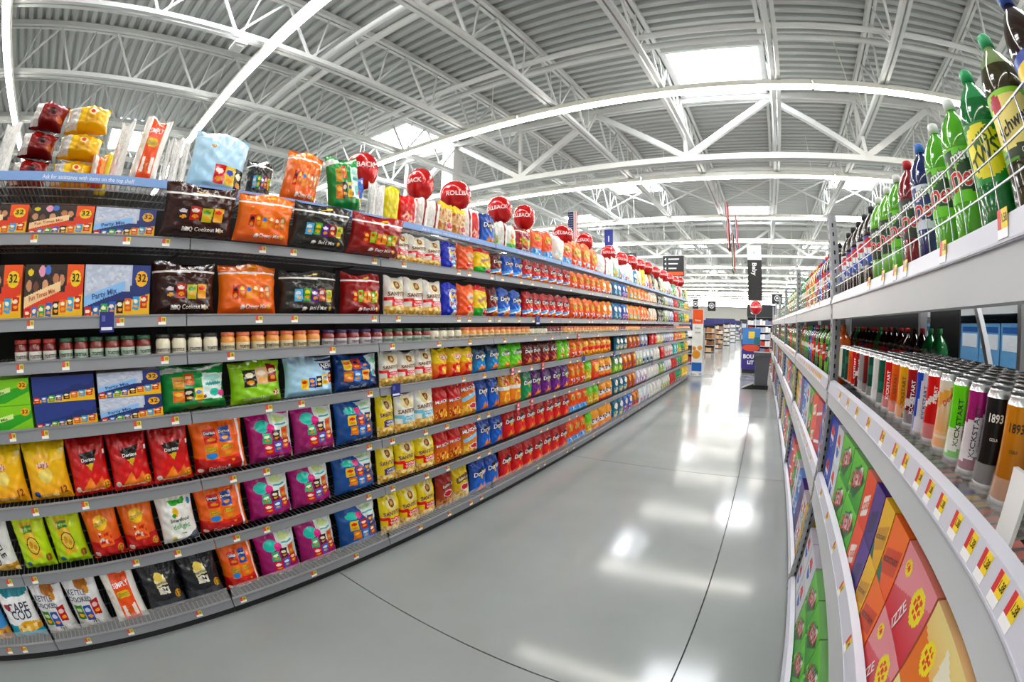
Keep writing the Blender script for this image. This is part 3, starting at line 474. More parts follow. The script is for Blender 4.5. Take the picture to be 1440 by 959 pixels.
# column, pipes
for i, (cx, cy_) in enumerate(((-6.9, 7.9), (8.5, 7.9), (-6.9, 20.1), (8.5, 20.1), (-6.9, 32.3))):
    cb = MB().box(cx - .18, cx + .18, cy_ - .18, cy_ + .18, .02, 5.86); cb.box(cx - .26, cx + .26, cy_ - .26, cy_ + .26, 0, .03)
    struct(cb.build('column', WHITE), f'square white steel column, {nth(i)} from the front', 'column')
def pipe(a, b, r, name='sprinkler_pipe'):
    m = MB(); a = Vector(a); b = Vector(b); d = (b - a); q = d.to_track_quat('Z', 'Y').to_matrix(); n = 10
    vs = [tuple(e + q @ Vector((r * math.cos(2 * math.pi * i / n), r * math.sin(2 * math.pi * i / n), 0))) for e in (a, b) for i in range(n)]
    m.add(vs, [(i, (i + 1) % n, n + (i + 1) % n, n + i) for i in range(n)], 'e6e7e4')
    return m
for i, (yy, zz, r) in enumerate(((2.85, 5.55, .055), (3.1, 5.55, .055), (5.05, 5.55, .05), (5.33, 5.55, .05), (10.9, 5.5, .05), (17.2, 5.5, .05), (23.0, 5.5, .05))):
    struct(pipe((-28, yy, zz), (16, yy, zz), r).build('sprinkler_pipe', WHITE, smooth=True), f'long white pipe crossing under the roof deck, {nth(i)} from the front', 'pipe')
# skylights
sk_f = MB()
for x0, x1, y0, y1 in ((-.86, .86, -.85, -.78), (-.86, .86, .78, .85), (-.86, -.79, -.78, .78), (.79, .86, -.78, .78)): sk_f.box(x0, x1, y0, y1, -.10, .06)
sk_f = sk_f.mesh('frame', WHITE)
sk_l = MB().box(-.79, .79, -.78, .78, -.04, -.02).mesh('lens', mat('skylight_lens', 'f4f8ff', .5, emit=SKY))
k = 0
for r_, yy in enumerate((.65, 6.95, 13.2, 17.2, 25.3, 33.2, 37.4)):
    for xx in [(-.3 if r_ % 2 else 3.4) + 7.32 * c for c in range(-3, 2)]:
        if not -24 < xx < 14: continue
        o = spawn('skylight', None, [('frame', sk_f), ('lens', sk_l)], (xx, yy, DECK_Z - .02)); k += 1
        tag(o, f'square white skylight in roof row {nth(r_)} from the front, {nth(int((xx + 24) // 7.32))} from left', 'skylight', 'roof skylights')
# strip lights in rows across the aisle
FX = 4.88
ho = MB(); ho.box(0, FX - .03, -.075, .075, .02, .09); ho.box(0, FX - .03, -.02, .02, .09, .14)
for xx in (.6, FX - .6): ho.bar((xx, 0, .1), (xx, 0, 1.05), .012)
ho = ho.mesh('housing', mat('fixture_white', 'eceae0', .4))
le = MB(); n = 8
vs = [(x, -.065 * math.cos(math.pi * i / n), .02 - .05 * math.sin(math.pi * i / n)) for x in (.01, FX - .04) for i in range(n + 1)]
le.add(vs, [(i, i + 1, n + 2 + i, n + 1 + i) for i in range(n)], 'fffaf0'); le = le.mesh('lens', mat('tube_lens', 'fffaf0', .4, emit=TUBE))
for r_, yy in enumerate(LIGHT_ROWS):
    for c in range(-5, 3):
        xx = c * FX + 1.2 + (.9 if r_ % 2 else 0)
        o = spawn('strip_light', None, [('housing', ho), ('lens', le)], (xx, yy, 5.0))
        tag(o, f'lit fluorescent strip light, {nth(c + 5)} from left in ceiling row {nth(r_)} from front', 'ceiling light', 'fluorescent strip lights')
ap = MB(); ap.box(-.12, .12, -.09, .09, -.05, .0, 'f2f2f0'); ap.box(-.08, .08, -.06, .06, -.075, -.05, 'e4e4e2'); ap.box(-.015, .015, -.015, .015, 0, .16, 'e0e0de')
o = spawn('wireless_sensor', ap.mesh('wireless_sensor', PAINT), [], (-4.79, 1.25, 4.95)); tag(o, 'white box sensor hanging under a joist at upper left', 'sensor')

# ------------------------------------------------------------------ left gondola: twelve bays of wire shelves
GX = -2.071
RZ = {0: .114, 1: .497, 2: .823, 3: 1.154, 4: 1.43, 5: 1.603, 6: 1.95, 7: 2.20}
J0, SEC = -.705, 1.219
RAIL = mat('shelf_rail', '85878c', .4, metal=.1, noise=.04)
DARK = mat('dark_backing', '17181a', .7)
WIRE = mat('zinc_wire', '8c8e92', .35, metal=.7)
BLACKM = mat('black_metal', '1d1e20', .5)
dw = MB()
for i in range(41): dw.box(-.47, -.004, .004 + i * SEC * .995 / 41, .008 + i * SEC * .995 / 41, -.004, .0)
for i in range(41): dw.box(-.006, -.002, .004 + i * SEC * .995 / 41, .0075 + i * SEC * .995 / 41, -.035, .0)
for xx in (-.46, -.3, -.15, -.01): dw.box(xx - .003, xx + .003, 0, SEC - .006, -.009, -.004)
dw.box(-.006, -.002, 0, SEC - .006, -.038, -.033)
wire_me = dw.mesh('wire_deck', WIRE)
dw = MB()
for i in range(41): dw.box(-.47, -.03, .004 + i * SEC * .995 / 41, .008 + i * SEC * .995 / 41, -.004, .0)
for xx in (-.46, -.3, -.15, -.035): dw.box(xx - .003, xx + .003, 0, SEC - .006, -.009, -.004)
wire7_me = dw.mesh('wire_deck', WIRE)
rl = MB(); H_ = .05
rl.add([(0, 0, 0), (0, SEC - .006, 0), (.006, SEC - .006, -H_), (.006, 0, -H_), (-.012, 0, .004), (-.012, SEC - .006, .004), (-.008, SEC - .006, -H_), (-.008, 0, -H_)],
       [(3, 2, 1, 0), (0, 1, 5, 4), (4, 5, 6, 7), (7, 6, 2, 3), (0, 4, 7, 3), (1, 2, 6, 5)], 'ffffff')
rl.box(.0015, .0045, 0, SEC - .006, -.004, .0, 'ffffff')
rail_me = rl.mesh('price_rail', RAIL)
gu = MB().box(-.002, .002, 0, SEC - .02, 0, .075); guard_me = gu.mesh('clear_guard', mat('clear_acrylic', 'ffffff', .06, alpha=.13))
tg = MB(); tg.box(0, .0015, 0, .017, .012, .034, 'd8432f'); tg.box(0, .0015, .017, .04, .012, .034, 'efd02e'); tg.box(0, .0015, 0, .04, 0, .012, 'efeeea')
for a, b in ((.021, .0235), (.0265, .030), (.032, .0355)): tg.box(.0015, .002, a, b, .016, .030, '3a3010')
tag_me = tg.mesh('price_tag', INK)
fg = MB(); fg.box(0, .002, 0, .075, -.035, .05, '232a78'); fg.box(.002, .0025, .008, .066, -.026, -.014, 'e8eaf4'); fg.box(.002, .0025, .012, .03, .01, .035, '5a64b0')
flag_me = fg.mesh('shelf_flag', INK)
rg = MB(); rg.box(0, .002, 0, .05, -.03, .05, 'd02430'); rg.box(.002, .0025, .006, .044, -.02, -.008, 'f4e8e8'); rg.box(.002, .0025, .01, .038, .008, .035, 'f0c8c8')
rflag_me = rg.mesh('shelf_flag', INK)
SLOTS = {}   # level -> y positions of tags
def bay(i):
    y0 = J0 + SEC * i
    t = empty('shelving_bay', (GX, y0, 0))
    tag(t, f'grey snack shelving bay with wire shelves, {nth(i + 1)} bay from the near end', 'shelving', 'snack shelving bays')
    MB().box(-.56, -.53, .002, SEC - .002, 0, 2.28).build('back_panel', DARK, t)
    MB().box(-.53, -.035, .002, SEC - .002, 0, .055).build('base_plinth', BLACKM, t)
    up = MB().box(-.528, -.50, .002, .03, .06, 2.3)
    for lv in (1, 2, 3, 4, 5, 6, 7): up.box(-.5, -.3, .004, .008, RZ[lv] - .035, RZ[lv] - .022)
    up.build('upright', BLACKM, t)
    for lv in range(8):
        s = put('shelf', wire7_me if lv == 7 else wire_me, t, (0, 0, RZ[lv] - .012))
        if lv < 7: put('price_rail', rail_me, s, (0, 0, .012))
        if lv == 0: put('clear_guard', guard_me, s, (-.01, .01, .012))
        for yy in SLOTS.get(lv, []):
            if y0 + .01 <= yy < y0 + SEC - .06 and lv < 7: put('price_tag', tag_me, s, (.004, yy - y0, -.03), (0, math.radians(-7), 0))
        if lv == 7:
            MB().box(-.004, .004, .004, SEC - .01, -.016, .024).build('blue_strip', mat('blue_strip', '7ea3dc', .4), s)
            if i in (-1, 0, 1, 2, 3, 4, 5, 6, 7):
                tb = MB(); tv, tf = text('Ask for assistance with items on the top shelf', .0, .0)
                tb.add([(.0055, x * .02 + SEC / 2, z * .02) for x, z in tv], tf, 'ffffff'); tb.build('lettering', INK, s)
    return t
BAYS = {}

# ------------------------------------------------------------------ left gondola: stock
LAY = {
0: "kb -1.20 -1.01 1;cc -1.01 -0.74 1;kc -0.73 -0.26 2;si -0.23 -0.01 1;sb -0.00 0.52 2;mo 0.53 0.77 1;mm 0.78 1.36 2;mb 1.38 1.72 1;sy 1.73 2.30 3;br 2.31 2.51 1;by 2.51 2.72 1;db 2.73 3.16 2;dr 3.17 4.56 7;co 4.56 5.11 3;fl 5.11 5.31 1;fy 5.33 6.10 3;te 6.16 6.68 2;pu 6.68 7.16 2;ow 7.16 7.56 2;wb 7.56 8.28 3;ww 8.28 9.34 4;gw 9.34 10.16 4;re 10.25 10.86 3;gr 10.86 11.66 4;ye 11.77 12.65 4",
1: "wk -0.95 -0.71 1;fn -0.68 -0.22 2;ch -0.21 0.22 2;sd 0.23 0.46 1;mo 0.47 0.78 1;mm 0.79 1.38 2;mb 1.40 1.74 1;sp 1.75 1.91 1;sy 1.91 2.31 2;mu 2.31 2.62 2;my 2.62 2.83 1;db 2.84 3.21 2;dr 3.22 4.58 7;co 4.60 5.12 3;fl 5.12 5.55 2;fy 5.57 6.07 2;te 6.14 6.81 3;ow 6.85 7.26 2;wp 7.31 8.04 3;ww 8.09 9.04 4;tg 9.11 9.53 2;wb 9.60 10.32 3;re 10.41 10.95 3;gr 10.95 11.66 3;ye 11.77 12.65 4",
2: "la -0.76 -0.21 2;dR -0.21 0.50 3;mo 0.51 0.84 1;mm 0.85 1.44 2;mb 1.45 1.76 1;sp 1.77 1.92 1;sB 1.92 2.31 2;mu 2.31 2.62 2;my 2.62 2.83 1;db 2.83 3.14 2;cm 3.15 3.50 2;dg 3.51 3.70 1;dp 3.70 4.55 4;cp 4.57 5.02 3;fl 5.02 5.25 1;ch2 5.25 5.51 1;fy 5.51 6.00 2;gn 6.06 6.50 2;ow 6.54 7.26 3;gw 7.30 7.63 2;wg 7.68 8.48 3;ww 8.54 9.05 2;re 9.11 9.46 2;rw 9.54 10.42 4;tq 10.60 11.07 2;fl 11.07 11.48 2;gr 11.48 12.03 3;ye 12.15 12.65 2",
3: "xg -0.67 -0.36 1;xb2 -0.35 0.01 1;xb 0.02 0.37 1;gb 0.37 0.76 1;lm 0.77 1.10 1;lb 1.11 1.45 1;nb 1.46 1.80 1;sw 1.80 2.30 3;ry 2.31 2.76 3;dk 2.77 3.14 2;dl 3.14 3.51 2;dm 3.52 4.24 4;lg 4.24 4.57 2;cp 4.57 4.92 2;ry2 4.92 5.94 5;te 6.13 6.73 3;ow 6.76 7.44 3;bw 7.49 7.99 2;re 8.21 8.74 2;ye2 8.80 9.34 2;bw 9.34 9.94 3;wp 9.94 10.45 2;or 10.54 11.52 4;ye 11.63 12.20 2;te 12.20 12.65 2",
5: "xo -0.80 -0.39 1;xo -0.38 -0.04 1;xb -0.04 0.32 1;kq 0.33 0.71 1;kc2 0.71 1.08 1;kb2 1.08 1.50 1;kf 1.51 1.83 1;sw 1.84 2.39 3;cj 2.39 2.56 1;ct 2.57 2.77 1;sg 2.77 2.96 1;dM 2.97 3.12 1;dB 3.13 3.50 2;dN 3.54 4.53 6;cp 4.55 5.51 5;or2 5.53 5.97 2;bt 6.03 6.40 2;pu 6.43 6.73 2;yo 6.77 7.45 3;or 7.45 8.05 3;pc 8.11 8.69 3;bk 8.75 9.29 3;gw 9.43 9.81 2;bw 9.89 10.40 2;re 10.49 11.05 3;gr 11.15 11.91 3;ye 12.02 12.65 3",
6: "xo -0.81 -0.40 1;xo -0.39 -0.02 1;xb -0.02 0.32 1;kq 0.33 0.73 1;kc2 0.73 1.07 1;kb2 1.06 1.45 1;kf 1.45 1.87 1;sw 1.88 2.38 3;cj 2.38 2.55 1;ct 2.56 2.77 1;sg 2.77 3.00 1;dM 3.01 3.17 1;dB 3.18 3.50 2;dN 3.51 4.54 6;cp 4.56 5.50 5;or2 5.52 5.96 2;bt 6.02 6.38 2;pu 6.42 6.71 2;yo 6.76 7.44 3;or 7.44 8.04 3;pc 8.09 8.67 3;bk 8.74 9.27 3;gw 9.41 9.79 2;bw 9.87 10.37 2;re 10.46 11.02 3;gr 11.12 11.88 3;ye 11.99 12.65 3"}
JARS = "jr -0.44 -0.19;jg -0.18 0.33;jw 0.35 0.70;jo 0.71 1.33;jp 1.34 1.80;jg 1.80 2.24;jw 2.24 2.58;jo 2.59 3.59;jw 3.59 3.94;jr 3.94 4.28;jo 4.30 6.17;jr 6.17 6.51;jo 6.51 7.32;jr 7.32 9.38;jp 9.45 10.50;jo 10.50 12.62"
SHELF = {0: 'bottom shelf', 1: 'second shelf up', 2: 'third shelf up', 3: 'fourth shelf up', 5: 'sixth shelf up', 6: 'seventh shelf up'}
SHORT = {0: 'bottom shelf', 1: 'second shelf', 2: 'third shelf', 3: 'fourth shelf', 5: 'sixth shelf', 6: 'seventh shelf'}
HT = {0: .29, 1: .262, 2: .268, 3: .215, 5: .255, 6: .213}
def stock():
    for lv, spec in LAY.items():
        runs = [s.split() for s in spec.split(';')]
        looks = [D[r_[0]]['look'] for r_ in runs]
        SLOTS[lv] = []
        for ri, (k, a, b, n) in enumerate(runs):
            a, b, n = float(a), float(b), int(n); q = D[k]; wd = (b - a) / n; z = RZ[lv] - .012
            SLOTS[lv].append(a + .03 if ri % 2 else (a + b) / 2)
            if wd * n > .8: SLOTS[lv] += [a + (b - a) * .4, b - .15]
            dup = looks.count(looks[ri]) > 1
            for i in range(n):
                cy = a + wd * (i + .5)
                lab = q['look'] + (f', {nth(i)} of {n} ' if n > 1 else ' ') + 'on the ' + SHELF[lv]
                if dup: lab = q['look'] + f', {nth(i)} of {n} on ' + SHORT[lv] + (f' after {" ".join(looks[ri - 1].split()[:2])} ones' if ri else ', near end')
                if q['kind'] == 'box':
                    hh = {3: .108, 5: .23, 6: .135}[lv]; reps = 2 if lv == 3 else 1
                    for e in range(reps):
                        l2 = lab + (', upper of two' if e else ', lower of two') if reps == 2 else lab
                        place(k, (GX - .03 - q['d'] / 2, cy, z + .002 + e * (hh + .002)), math.pi / 2, wd - .008, hh, 0, l2, 'party snack cartons')
                    continue
                hh = HT[lv] * R.uniform(.97, 1.02)
                if lv == 6 and k[0] == 'k':      # carry bags bulge over the rail in front of the top shelf
                    place(k, (GX + .006, cy, RZ[6] + .008), math.pi / 2, wd * .98, .232, .2, lab, f'bags on the {SHELF[lv]}', 0, .72); continue
                wr = wd * .972
                place(k, (GX - .035 - q['d'] * .5 - R.uniform(0, .012), cy, z + .003), math.pi / 2 + R.uniform(-.02, .02), wr, hh, R.uniform(-.09, -.02), lab, f'bags on the {SHELF[lv]}', R.uniform(-.012, .012))
stock()

def jar_mesh(lid, content, label, tcol):
    b = MB(); b.lathe([(.034, 0, label), (.039, .004, label), (.0395, .05, content), (.0395, .066, content), (.034, .078, content), (.033, .082, content)], 18)
    l = MB(); l.lathe([(.036, .081, lid), (.0365, .083, lid), (.0365, .095, lid), (.034, .098, lid)], 18)
    t = MB()
    for s, z, sz, c, bo in (('TOSTITOS', .028, .0125, '161616', .05),):
        tv, tf = text(s, bo); r_ = .0403
        t.add([(r_ * math.sin(x * sz / r_), -r_ * math.cos(x * sz / r_), z + y_ * sz) for x, y_ in tv], tf, c)
    return b.mesh('dip_jar', mat('jar_glass', attr=True, rough=.15, coat=.5), True), [('lid', l.mesh('lid', PAINT, True)), ('lettering', t.mesh('lettering', INK))]
JD = {'jr': (jar_mesh('9c2a1c', '6c1410', 'd8d2c8', 'a02020'), 'red salsa jar with red lid'), 'jg': (jar_mesh('2c5a3c', '7c1c14', 'b8ccb8', '205c34'), 'red salsa jar with green lid'),
      'jw': (jar_mesh('2a2a28', 'e6dcc0', 'e8e0cc', '303030'), 'cream queso jar with dark lid'), 'jo': (jar_mesh('e0744a', 'e8963c', 'e8d8b0', 'b03020'), 'orange queso jar with coral lid'),
      'jp': (jar_mesh('3c2458', '84201c', 'd8d0d4', '50307c'), 'red salsa jar with purple lid')}
SLOTS[4] = []
jr = [s.split() for s in JARS.split(';')]; seen = {}
for ri, (k, a, b) in enumerate(jr):
    a, b = float(a), float(b); n = max(1, int((b - a) / .081)); (me, parts), look = JD[k]; seen[k] = seen.get(k, -1) + 1
    SLOTS[4] += [a + .02] + ([(a + b) / 2] if b - a > .8 else [])
    for i in range(n):
        o = spawn('dip_jar', me, parts, (GX - .055, a + (i + .5) * (b - a) / n, RZ[4] - .011), (0, 0, math.pi / 2 + R.uniform(-.5, .5)))
        tag(o, f'{look}, {nth(i)} of {n} in the {nth(seen[k])} run, jar shelf', 'jar', 'dip jars')
for i in range(-1, 11): BAYS[i] = bay(i)
# flags on the rails
for lv, yy, m in ((5, .05, flag_me), (5, 3.62, flag_me), (3, 1.82, flag_me), (3, 4.75, flag_me), (3, 5.85, flag_me), (2, 8.05, flag_me), (6, 8.4, flag_me), (3, 3.2, rflag_me), (3, 3.75, rflag_me), (2, 3.3, rflag_me), (2, 3.55, rflag_me), (4, 4.6, rflag_me)):
    i = int((yy - J0) // SEC); s = [c for c in BAYS[i].children if c.name.split('.')[0] == 'shelf'][lv]
    put('shelf_flag', m, s, (.012, yy - (J0 + SEC * i), -.02))

# top shelf overstock: (design, y0, y1, height, z lift, x back, turn, lean, tail of label)
TZ = RZ[7] - .01
OVER = [('tw', -.72, -.60, .28, 0, .1, .5, 0, 'at the near end of the top shelf'),
    ('tm', -.61, -.36, .122, 0, .12, .12, 0, 'lowest of three stacked on the top shelf'), ('tm', -.60, -.35, .122, .138, .12, .05, .06, 'middle of three stacked on the top shelf'), ('tm', -.58, -.34, .14, .278, .12, .15, .1, 'topmost of three stacked on the top shelf'),
    ('ty', -.34, -.07, .122, 0, .12, .0, 0, 'lowest of three stacked on the top shelf'), ('ty', -.34, -.06, .122, .138, .12, .1, .04, 'middle of three stacked on the top shelf'), ('ty', -.335, -.05, .14, .278, .13, .0, -.05, 'topmost of three stacked on the top shelf'),
    ('tl', -.06, .02, .22, 0, .26, .8, .1, 'behind the stacked yellow bags on top'), ('to', -.10, -.005, .15, 0, .08, -.1, 0, 'beside the stacked yellow bags on top'),
    ('tw', .01, .10, .35, 0, .16, .9, .02, 'left of the white and orange bag on top'), ('si', .125, .29, .36, 0, .08, .15, .1, 'leaning on the top shelf'),
    ('tw', .32, .35, .27, 0, .1, .7, 0, 'first of three between big bags on top'), ('tw', .352, .412, .28, 0, .1, .7, 0, 'second of three between big bags on top'), ('tw', .415, .455, .27, 0, .1, .7, 0, 'third of three between big bags on top'),
    ('lt', .46, .82, .35, 0, .10, .0, .06, 'standing on the top shelf'), ('kb2', .84, 1.02, .26, 0, .14, .1, .04, 'half hidden on the top shelf'),
    ('kc2', 1.05, 1.30, .34, 0, .08, .2, .12, 'leaning on the top shelf'), ('gb', 1.385, 1.62, .35, 0, .04, .2, -.15, 'tilted over on the top shelf'), ('tb', 1.60, 1.68, .31, 0, .16, .1, .1, 'on the top shelf beside the green one'),
    ('tw', 1.70, 1.76, .27, 0, .1, 1.1, 0, 'left of the lemon bag on top'), ('tw', 1.75, 1.83, .26, 0, .1, 1.1, 0, 'touching the lemon bag on top'), ('tl', 1.83, 1.97, .28, 0, .1, .6, .05, 'right of the white backed bags on top'),
    ('tr', 1.97, 2.14, .24, 0, .1, .5, .05, 'before the first tall balloon on top'), ('ts', 2.12, 2.24, .25, 0, .1, .9, .1, 'first of two on the top shelf'), ('ts', 2.24, 2.36, .25, 0, .1, .8, .1, 'second of two on the top shelf'),
    ('tn', 2.36, 2.52, .27, 0, .08, .1, .03, 'left one of two under a balloon'), ('tn', 2.53, 2.68, .26, 0, .08, .1, .03, 'right one of two under a balloon'), ('ts', 2.67, 2.78, .28, 0, .1, .8, 0, 'right of the clear snack bags'), ('tr', 2.77, 2.88, .27, 0, .1, .8, 0, 'beside the blue bag on the top shelf'),
    ('db', 2.88, 3.07, .28, 0, .08, .2, .05, 'on the top shelf under a balloon'), ('gw', 3.10, 3.16, .24, 0, .1, .6, 0, 'on the top shelf'), ('ts', 3.15, 3.28, .26, 0, .1, .7, .05, 'left of the corn cone bag'), ('tk', 3.27, 3.46, .26, 0, .1, .1, 0, 'on the top shelf'), ('kf', 3.46, 3.72, .27, 0, .1, .3, .1, 'on the top shelf below a balloon'),
    ('co', 3.74, 3.94, .30, 0, .1, .3, .08, 'first of three on the top shelf'), ('co', 4.0, 4.2, .32, 0, .1, .2, -.05, 'second of three on the top shelf'), ('ww', 4.20, 4.42, .3, 0, .1, .4, .2, 'alone between orange bags on top'),
    ('co', 4.42, 4.68, .28, 0, .1, .2, .1, 'third of three on the top shelf'), ('cp', 4.68, 4.98, .34, 0, .1, .2, 0, 'first of three on the top shelf'), ('cp', 4.98, 5.26, .36, 0, .1, .2, 0, 'second of three on the top shelf'), ('cp', 5.26, 5.52, .33, 0, .1, .2, 0, 'third of three on the top shelf'), ('ts', 5.50, 5.88, .28, 0, .1, .3, .1, 'beyond the orange puff bags on top')]
yy = 5.9; cyc = ['ww', 'gw', 'bw', 'wb', 'ww', 'bt', 'ye2', 'ye', 'wp', 'ow', 'bk', 'pc', 'bk', 'ye2', 'gw', 'wb', 'bw', 'tg', 'gr', 'tg', 'ww', 're', 'rw', 'gr', 'bk', 'ye']
for i, k in enumerate(cyc):
    OVER.append((k, yy, yy + .24, .30 + .05 * math.sin(i * 2.1), 0, .1, .2, .06 * math.sin(i), f'{nth(i)} of the far row on the top shelf')); yy += .257
for (k, a, b, h, dz, xb, turn, lean, tail) in OVER:
    q = D[k]
    place(k, (GX - xb - q['d'] * .4, (a + b) / 2, TZ + .004 + dz + abs(math.sin(lean)) * (b - a) * .48 * (dz == 0)), math.pi / 2 - turn * .5, (b - a) * .97, h, -.04, q['look'] + ' ' + tail, 'overstock on the top shelf', lean)
# balloons on sticks
def balloon_mesh(txt=True):
    e = MB(); n, m_ = 24, 14; r_ = .125
    rings = []
    for j in range(m_ + 1):
        a = math.pi * j / m_; rings.append((max(.002, r_ * math.sin(a) ** .85), -r_ * 1.02 * math.cos(a) * (1.12 if a < 1.2 else 1), 'd01418'))
    e.lathe(rings, n, cap=False)
    s = MB().bar((0, 0, -.40), (0, 0, -.12), .008, 'e8e4e0'); s.lathe([(.004, -.15, 'b81216'), (.016, -.128, 'b81216')], 8)
    t = MB(); tv, tf = text('ROLLBACK', .03); sz = .037
    for x, y_ in tv: pass
    t.add([(.128 * math.sin(x * sz / .125), -.1285 * math.cos(x * sz / .125), y_ * sz) for x, y_ in tv], tf, 'f6ecec')
    return e.mesh('balloon', FOIL, True), [('stick', s.mesh('stick', PAINT)), ('lettering', t.mesh('lettering', INK))]
bal, balp = balloon_mesh()
for i, (y, z, turn, wdt) in enumerate(((1.70, 2.57, .9, .95), (2.27, 2.60, 1.75, .86), (2.69, 2.60, .45, 1.05), (3.34, 2.62, 1.4, .95), (3.78, 2.64, 1.45, .9), (4.67, 2.60, 1.1, 1.05), (5.33, 2.63, 1.7, .95), (6.26, 2.61, .9, .95), (6.85, 2.60, .8, .9), (7.4, 2.63, .5, 1.), (7.95, 2.64, 1., .95), (8.5, 2.66, .4, 1.), (9.2, 2.66, .8, .9), (9.9, 2.66, .6, 1.), (10.6, 2.66, .5, .95), (11.3, 2.66, .9, .9), (12.05, 2.72, .9, 1.1))):
    # front of the balloon (its lettering) turned between the aisle and the camera
    o = spawn('foil_balloon', bal, balp, (-2.40, y * 1.043, 1.58 + (z - 1.58) * 1.043), (R.uniform(-.08, .08), R.uniform(-.1, .1), math.pi / 2 - turn), (wdt * 1.04, wdt * 1.04, 1.04))
    tag(o, f'round red foil balloon on a stick, {nth(i)} from the near end above the snack shelves', 'balloon', 'red balloons over the snack shelves')

# ------------------------------------------------------------------ right rack: posts, beams, decks
RX = .43
GREY = mat('rack_grey', 'a9abb0', .42, metal=.1, noise=.05)
PALE = mat('beam_white', 'c4c8cc', .4, noise=.04)
POSTY = [.07, 2.5, 4.93, 7.36, 9.79, 12.22, 14.65]
pm = MB(); pm.box(0, .055, -.02, .02, 0, 2.2); pm.box(0, .02, -.045, .02, 0, 2.2)
ps = MB(); z = .1
while z < 2.17: ps.box(.022, .034, -.0212, -.0198, z, z + .022, '14161a'); ps.box(-.0012, .0002, -.03, -.018, z + .012, z + .034, '14161a'); z += .0508
pm = pm.mesh('post', GREY); ps_me = ps.mesh('slot_holes', INK)
BEAMS = ((1.63, 1.71, 1.76), (1.175, 1.245, 1.31), (.62, .735, .80), (.04, .075, .11))
SPAN = 2.43
def beam_mesh(z0, z1, z2):
    b = MB().box(0, .045, .022, SPAN - .05, z0, z1 + .01)
    r_ = MB(); r_.add([(-.006, .02, z1), (-.006, SPAN - .05, z1), (.004, SPAN - .05, z2 - .008), (.004, .02, z2 - .008), (.03, .02, z2), (.03, SPAN - .05, z2), (.03, .02, z1), (.03, SPAN - .05, z1)],
        [(0, 3, 2, 1), (3, 4, 5, 2), (0, 1, 7, 6), (0, 6, 4, 3), (1, 2, 5, 7)], 'ffffff')
    r_.box(-.0075, -.004, .02, SPAN - .05, z1 + .002, z1 + .006, 'ffffff')
    return b.mesh('beam', PALE), r_.mesh('price_rail', mat('rail_lilac', 'c9cad6', .35))
BM = [beam_mesh(*b) for b in BEAMS]
dd = MB()
for i in range(60): dd.box(.05, .59, .03 + i * (SPAN - .09) / 60, .034 + i * (SPAN - .09) / 60, -.004, 0)
for xx in (.055, .2, .35, .5, .58): dd.box(xx - .003, xx + .003, .03, SPAN - .05, -.01, -.004)
deck_me = dd.mesh('wire_deck', WIRE)
board_me = MB().box(.046, .60, .022, SPAN - .05, -.02, 0, 'ffffff').mesh('deck', mat('particle_board', '4a4844', .8))
fe = MB()
for i in range(33):
    y_ = .03 + i * (SPAN - .085) / 32; fe.box(.012, .0145, y_ - .001, y_ + .001, 0, .135)
for zz in (.045, .09, .135): fe.box(.0115, .015, .03, SPAN - .05, zz - .0013, zz + .0013)
fence_me = fe.mesh('wire_fence', mat('bright_wire', 'd4d6da', .25, metal=.6))
def rtag(price):
    t = MB(); t.box(-.0015, 0, .0, .022, .014, .044, 'efd02e'); t.box(-.0015, 0, .022, .036, .014, .044, 'd23a40'); t.box(-.0015, 0, .0, .036, 0, .014, 'f0f0f2')
    tv, tf = text(price, .03); t.add([(-.002, .011 - x * .0085, .029 + y_ * .013) for x, y_ in tv], tf, '2a2410')
    return t.mesh('price_tag', INK)
RT = {p_: rtag(p_) for p_ in ('1.58', '1.38', '1.00')}
for i in range(len(POSTY) - 1):
    y0 = POSTY[i]; t = empty('storage_rack_bay', (RX, y0, 0))
    tag(t, f'grey drinks rack bay with slotted posts and pale beams, {nth(i)} from the camera', 'rack', 'drinks rack bays')
    for yy in ([0, SPAN] if i == len(POSTY) - 2 else [0]):
        p_ = put('post', pm, t, (0, yy, 0)); put('slot_holes', ps_me, p_)['kind'] = 'stuff'
        MB().box(.6, .65, yy - .02, yy + .02, 0, 1.75).build('rear_post', GREY, t)
    for li, (bm1, rm1) in enumerate(BM):
        b = put('beam', bm1, t); put('price_rail', rm1, b)
        put('deck', board_me if li == 0 else deck_me, t, (0, 0, BEAMS[li][1] + .02))
        zt = BEAMS[li][1] + .008
        ys = {0: [.5, .78, 1.06, 1.16, 1.3, 1.5], 1: [.30, .36, .43, .50, .58, .67, .75, .83, .95, 1.05, 1.2, 1.4, 1.6, 1.8, 2.0], 2: [.3, .6, .9, 1.2, 1.5, 1.8, 2.1]}.get(li, [])
        for yy in ys: put('price_tag', RT['1.58' if li == 0 else '1.38'], b, (-.0045, yy, zt), (0, math.radians(10), 0))
    put('wire_fence', fence_me, t, (0, 0, BEAMS[0][2] - .005))
    MB().box(.66, .67, .022, SPAN - .05, .1, 1.05).build('back_panel', mat('rack_back_and_shade', '2a2c30', .7), t)
    MB().box(.66, .67, 1.95 if i == 0 else .022, SPAN - .05, 1.06, 1.70).build('back_panel', mat('rack_back_and_shade', '2a2c30', .7), t)  # upper panel added: dark colour stands for the shade behind bottles and cans
    if i == 0:
        for a_, b_ in (((.665, 1.35, 1.06), (.665, 1.75, 1.70)), ((.665, 1.0, 1.70), (.665, 1.3, 1.06)), ((.665, 1.33, 1.06), (.665, 1.33, 1.72))): MB().bar(a_, b_, .03).build('brace', GREY, t)

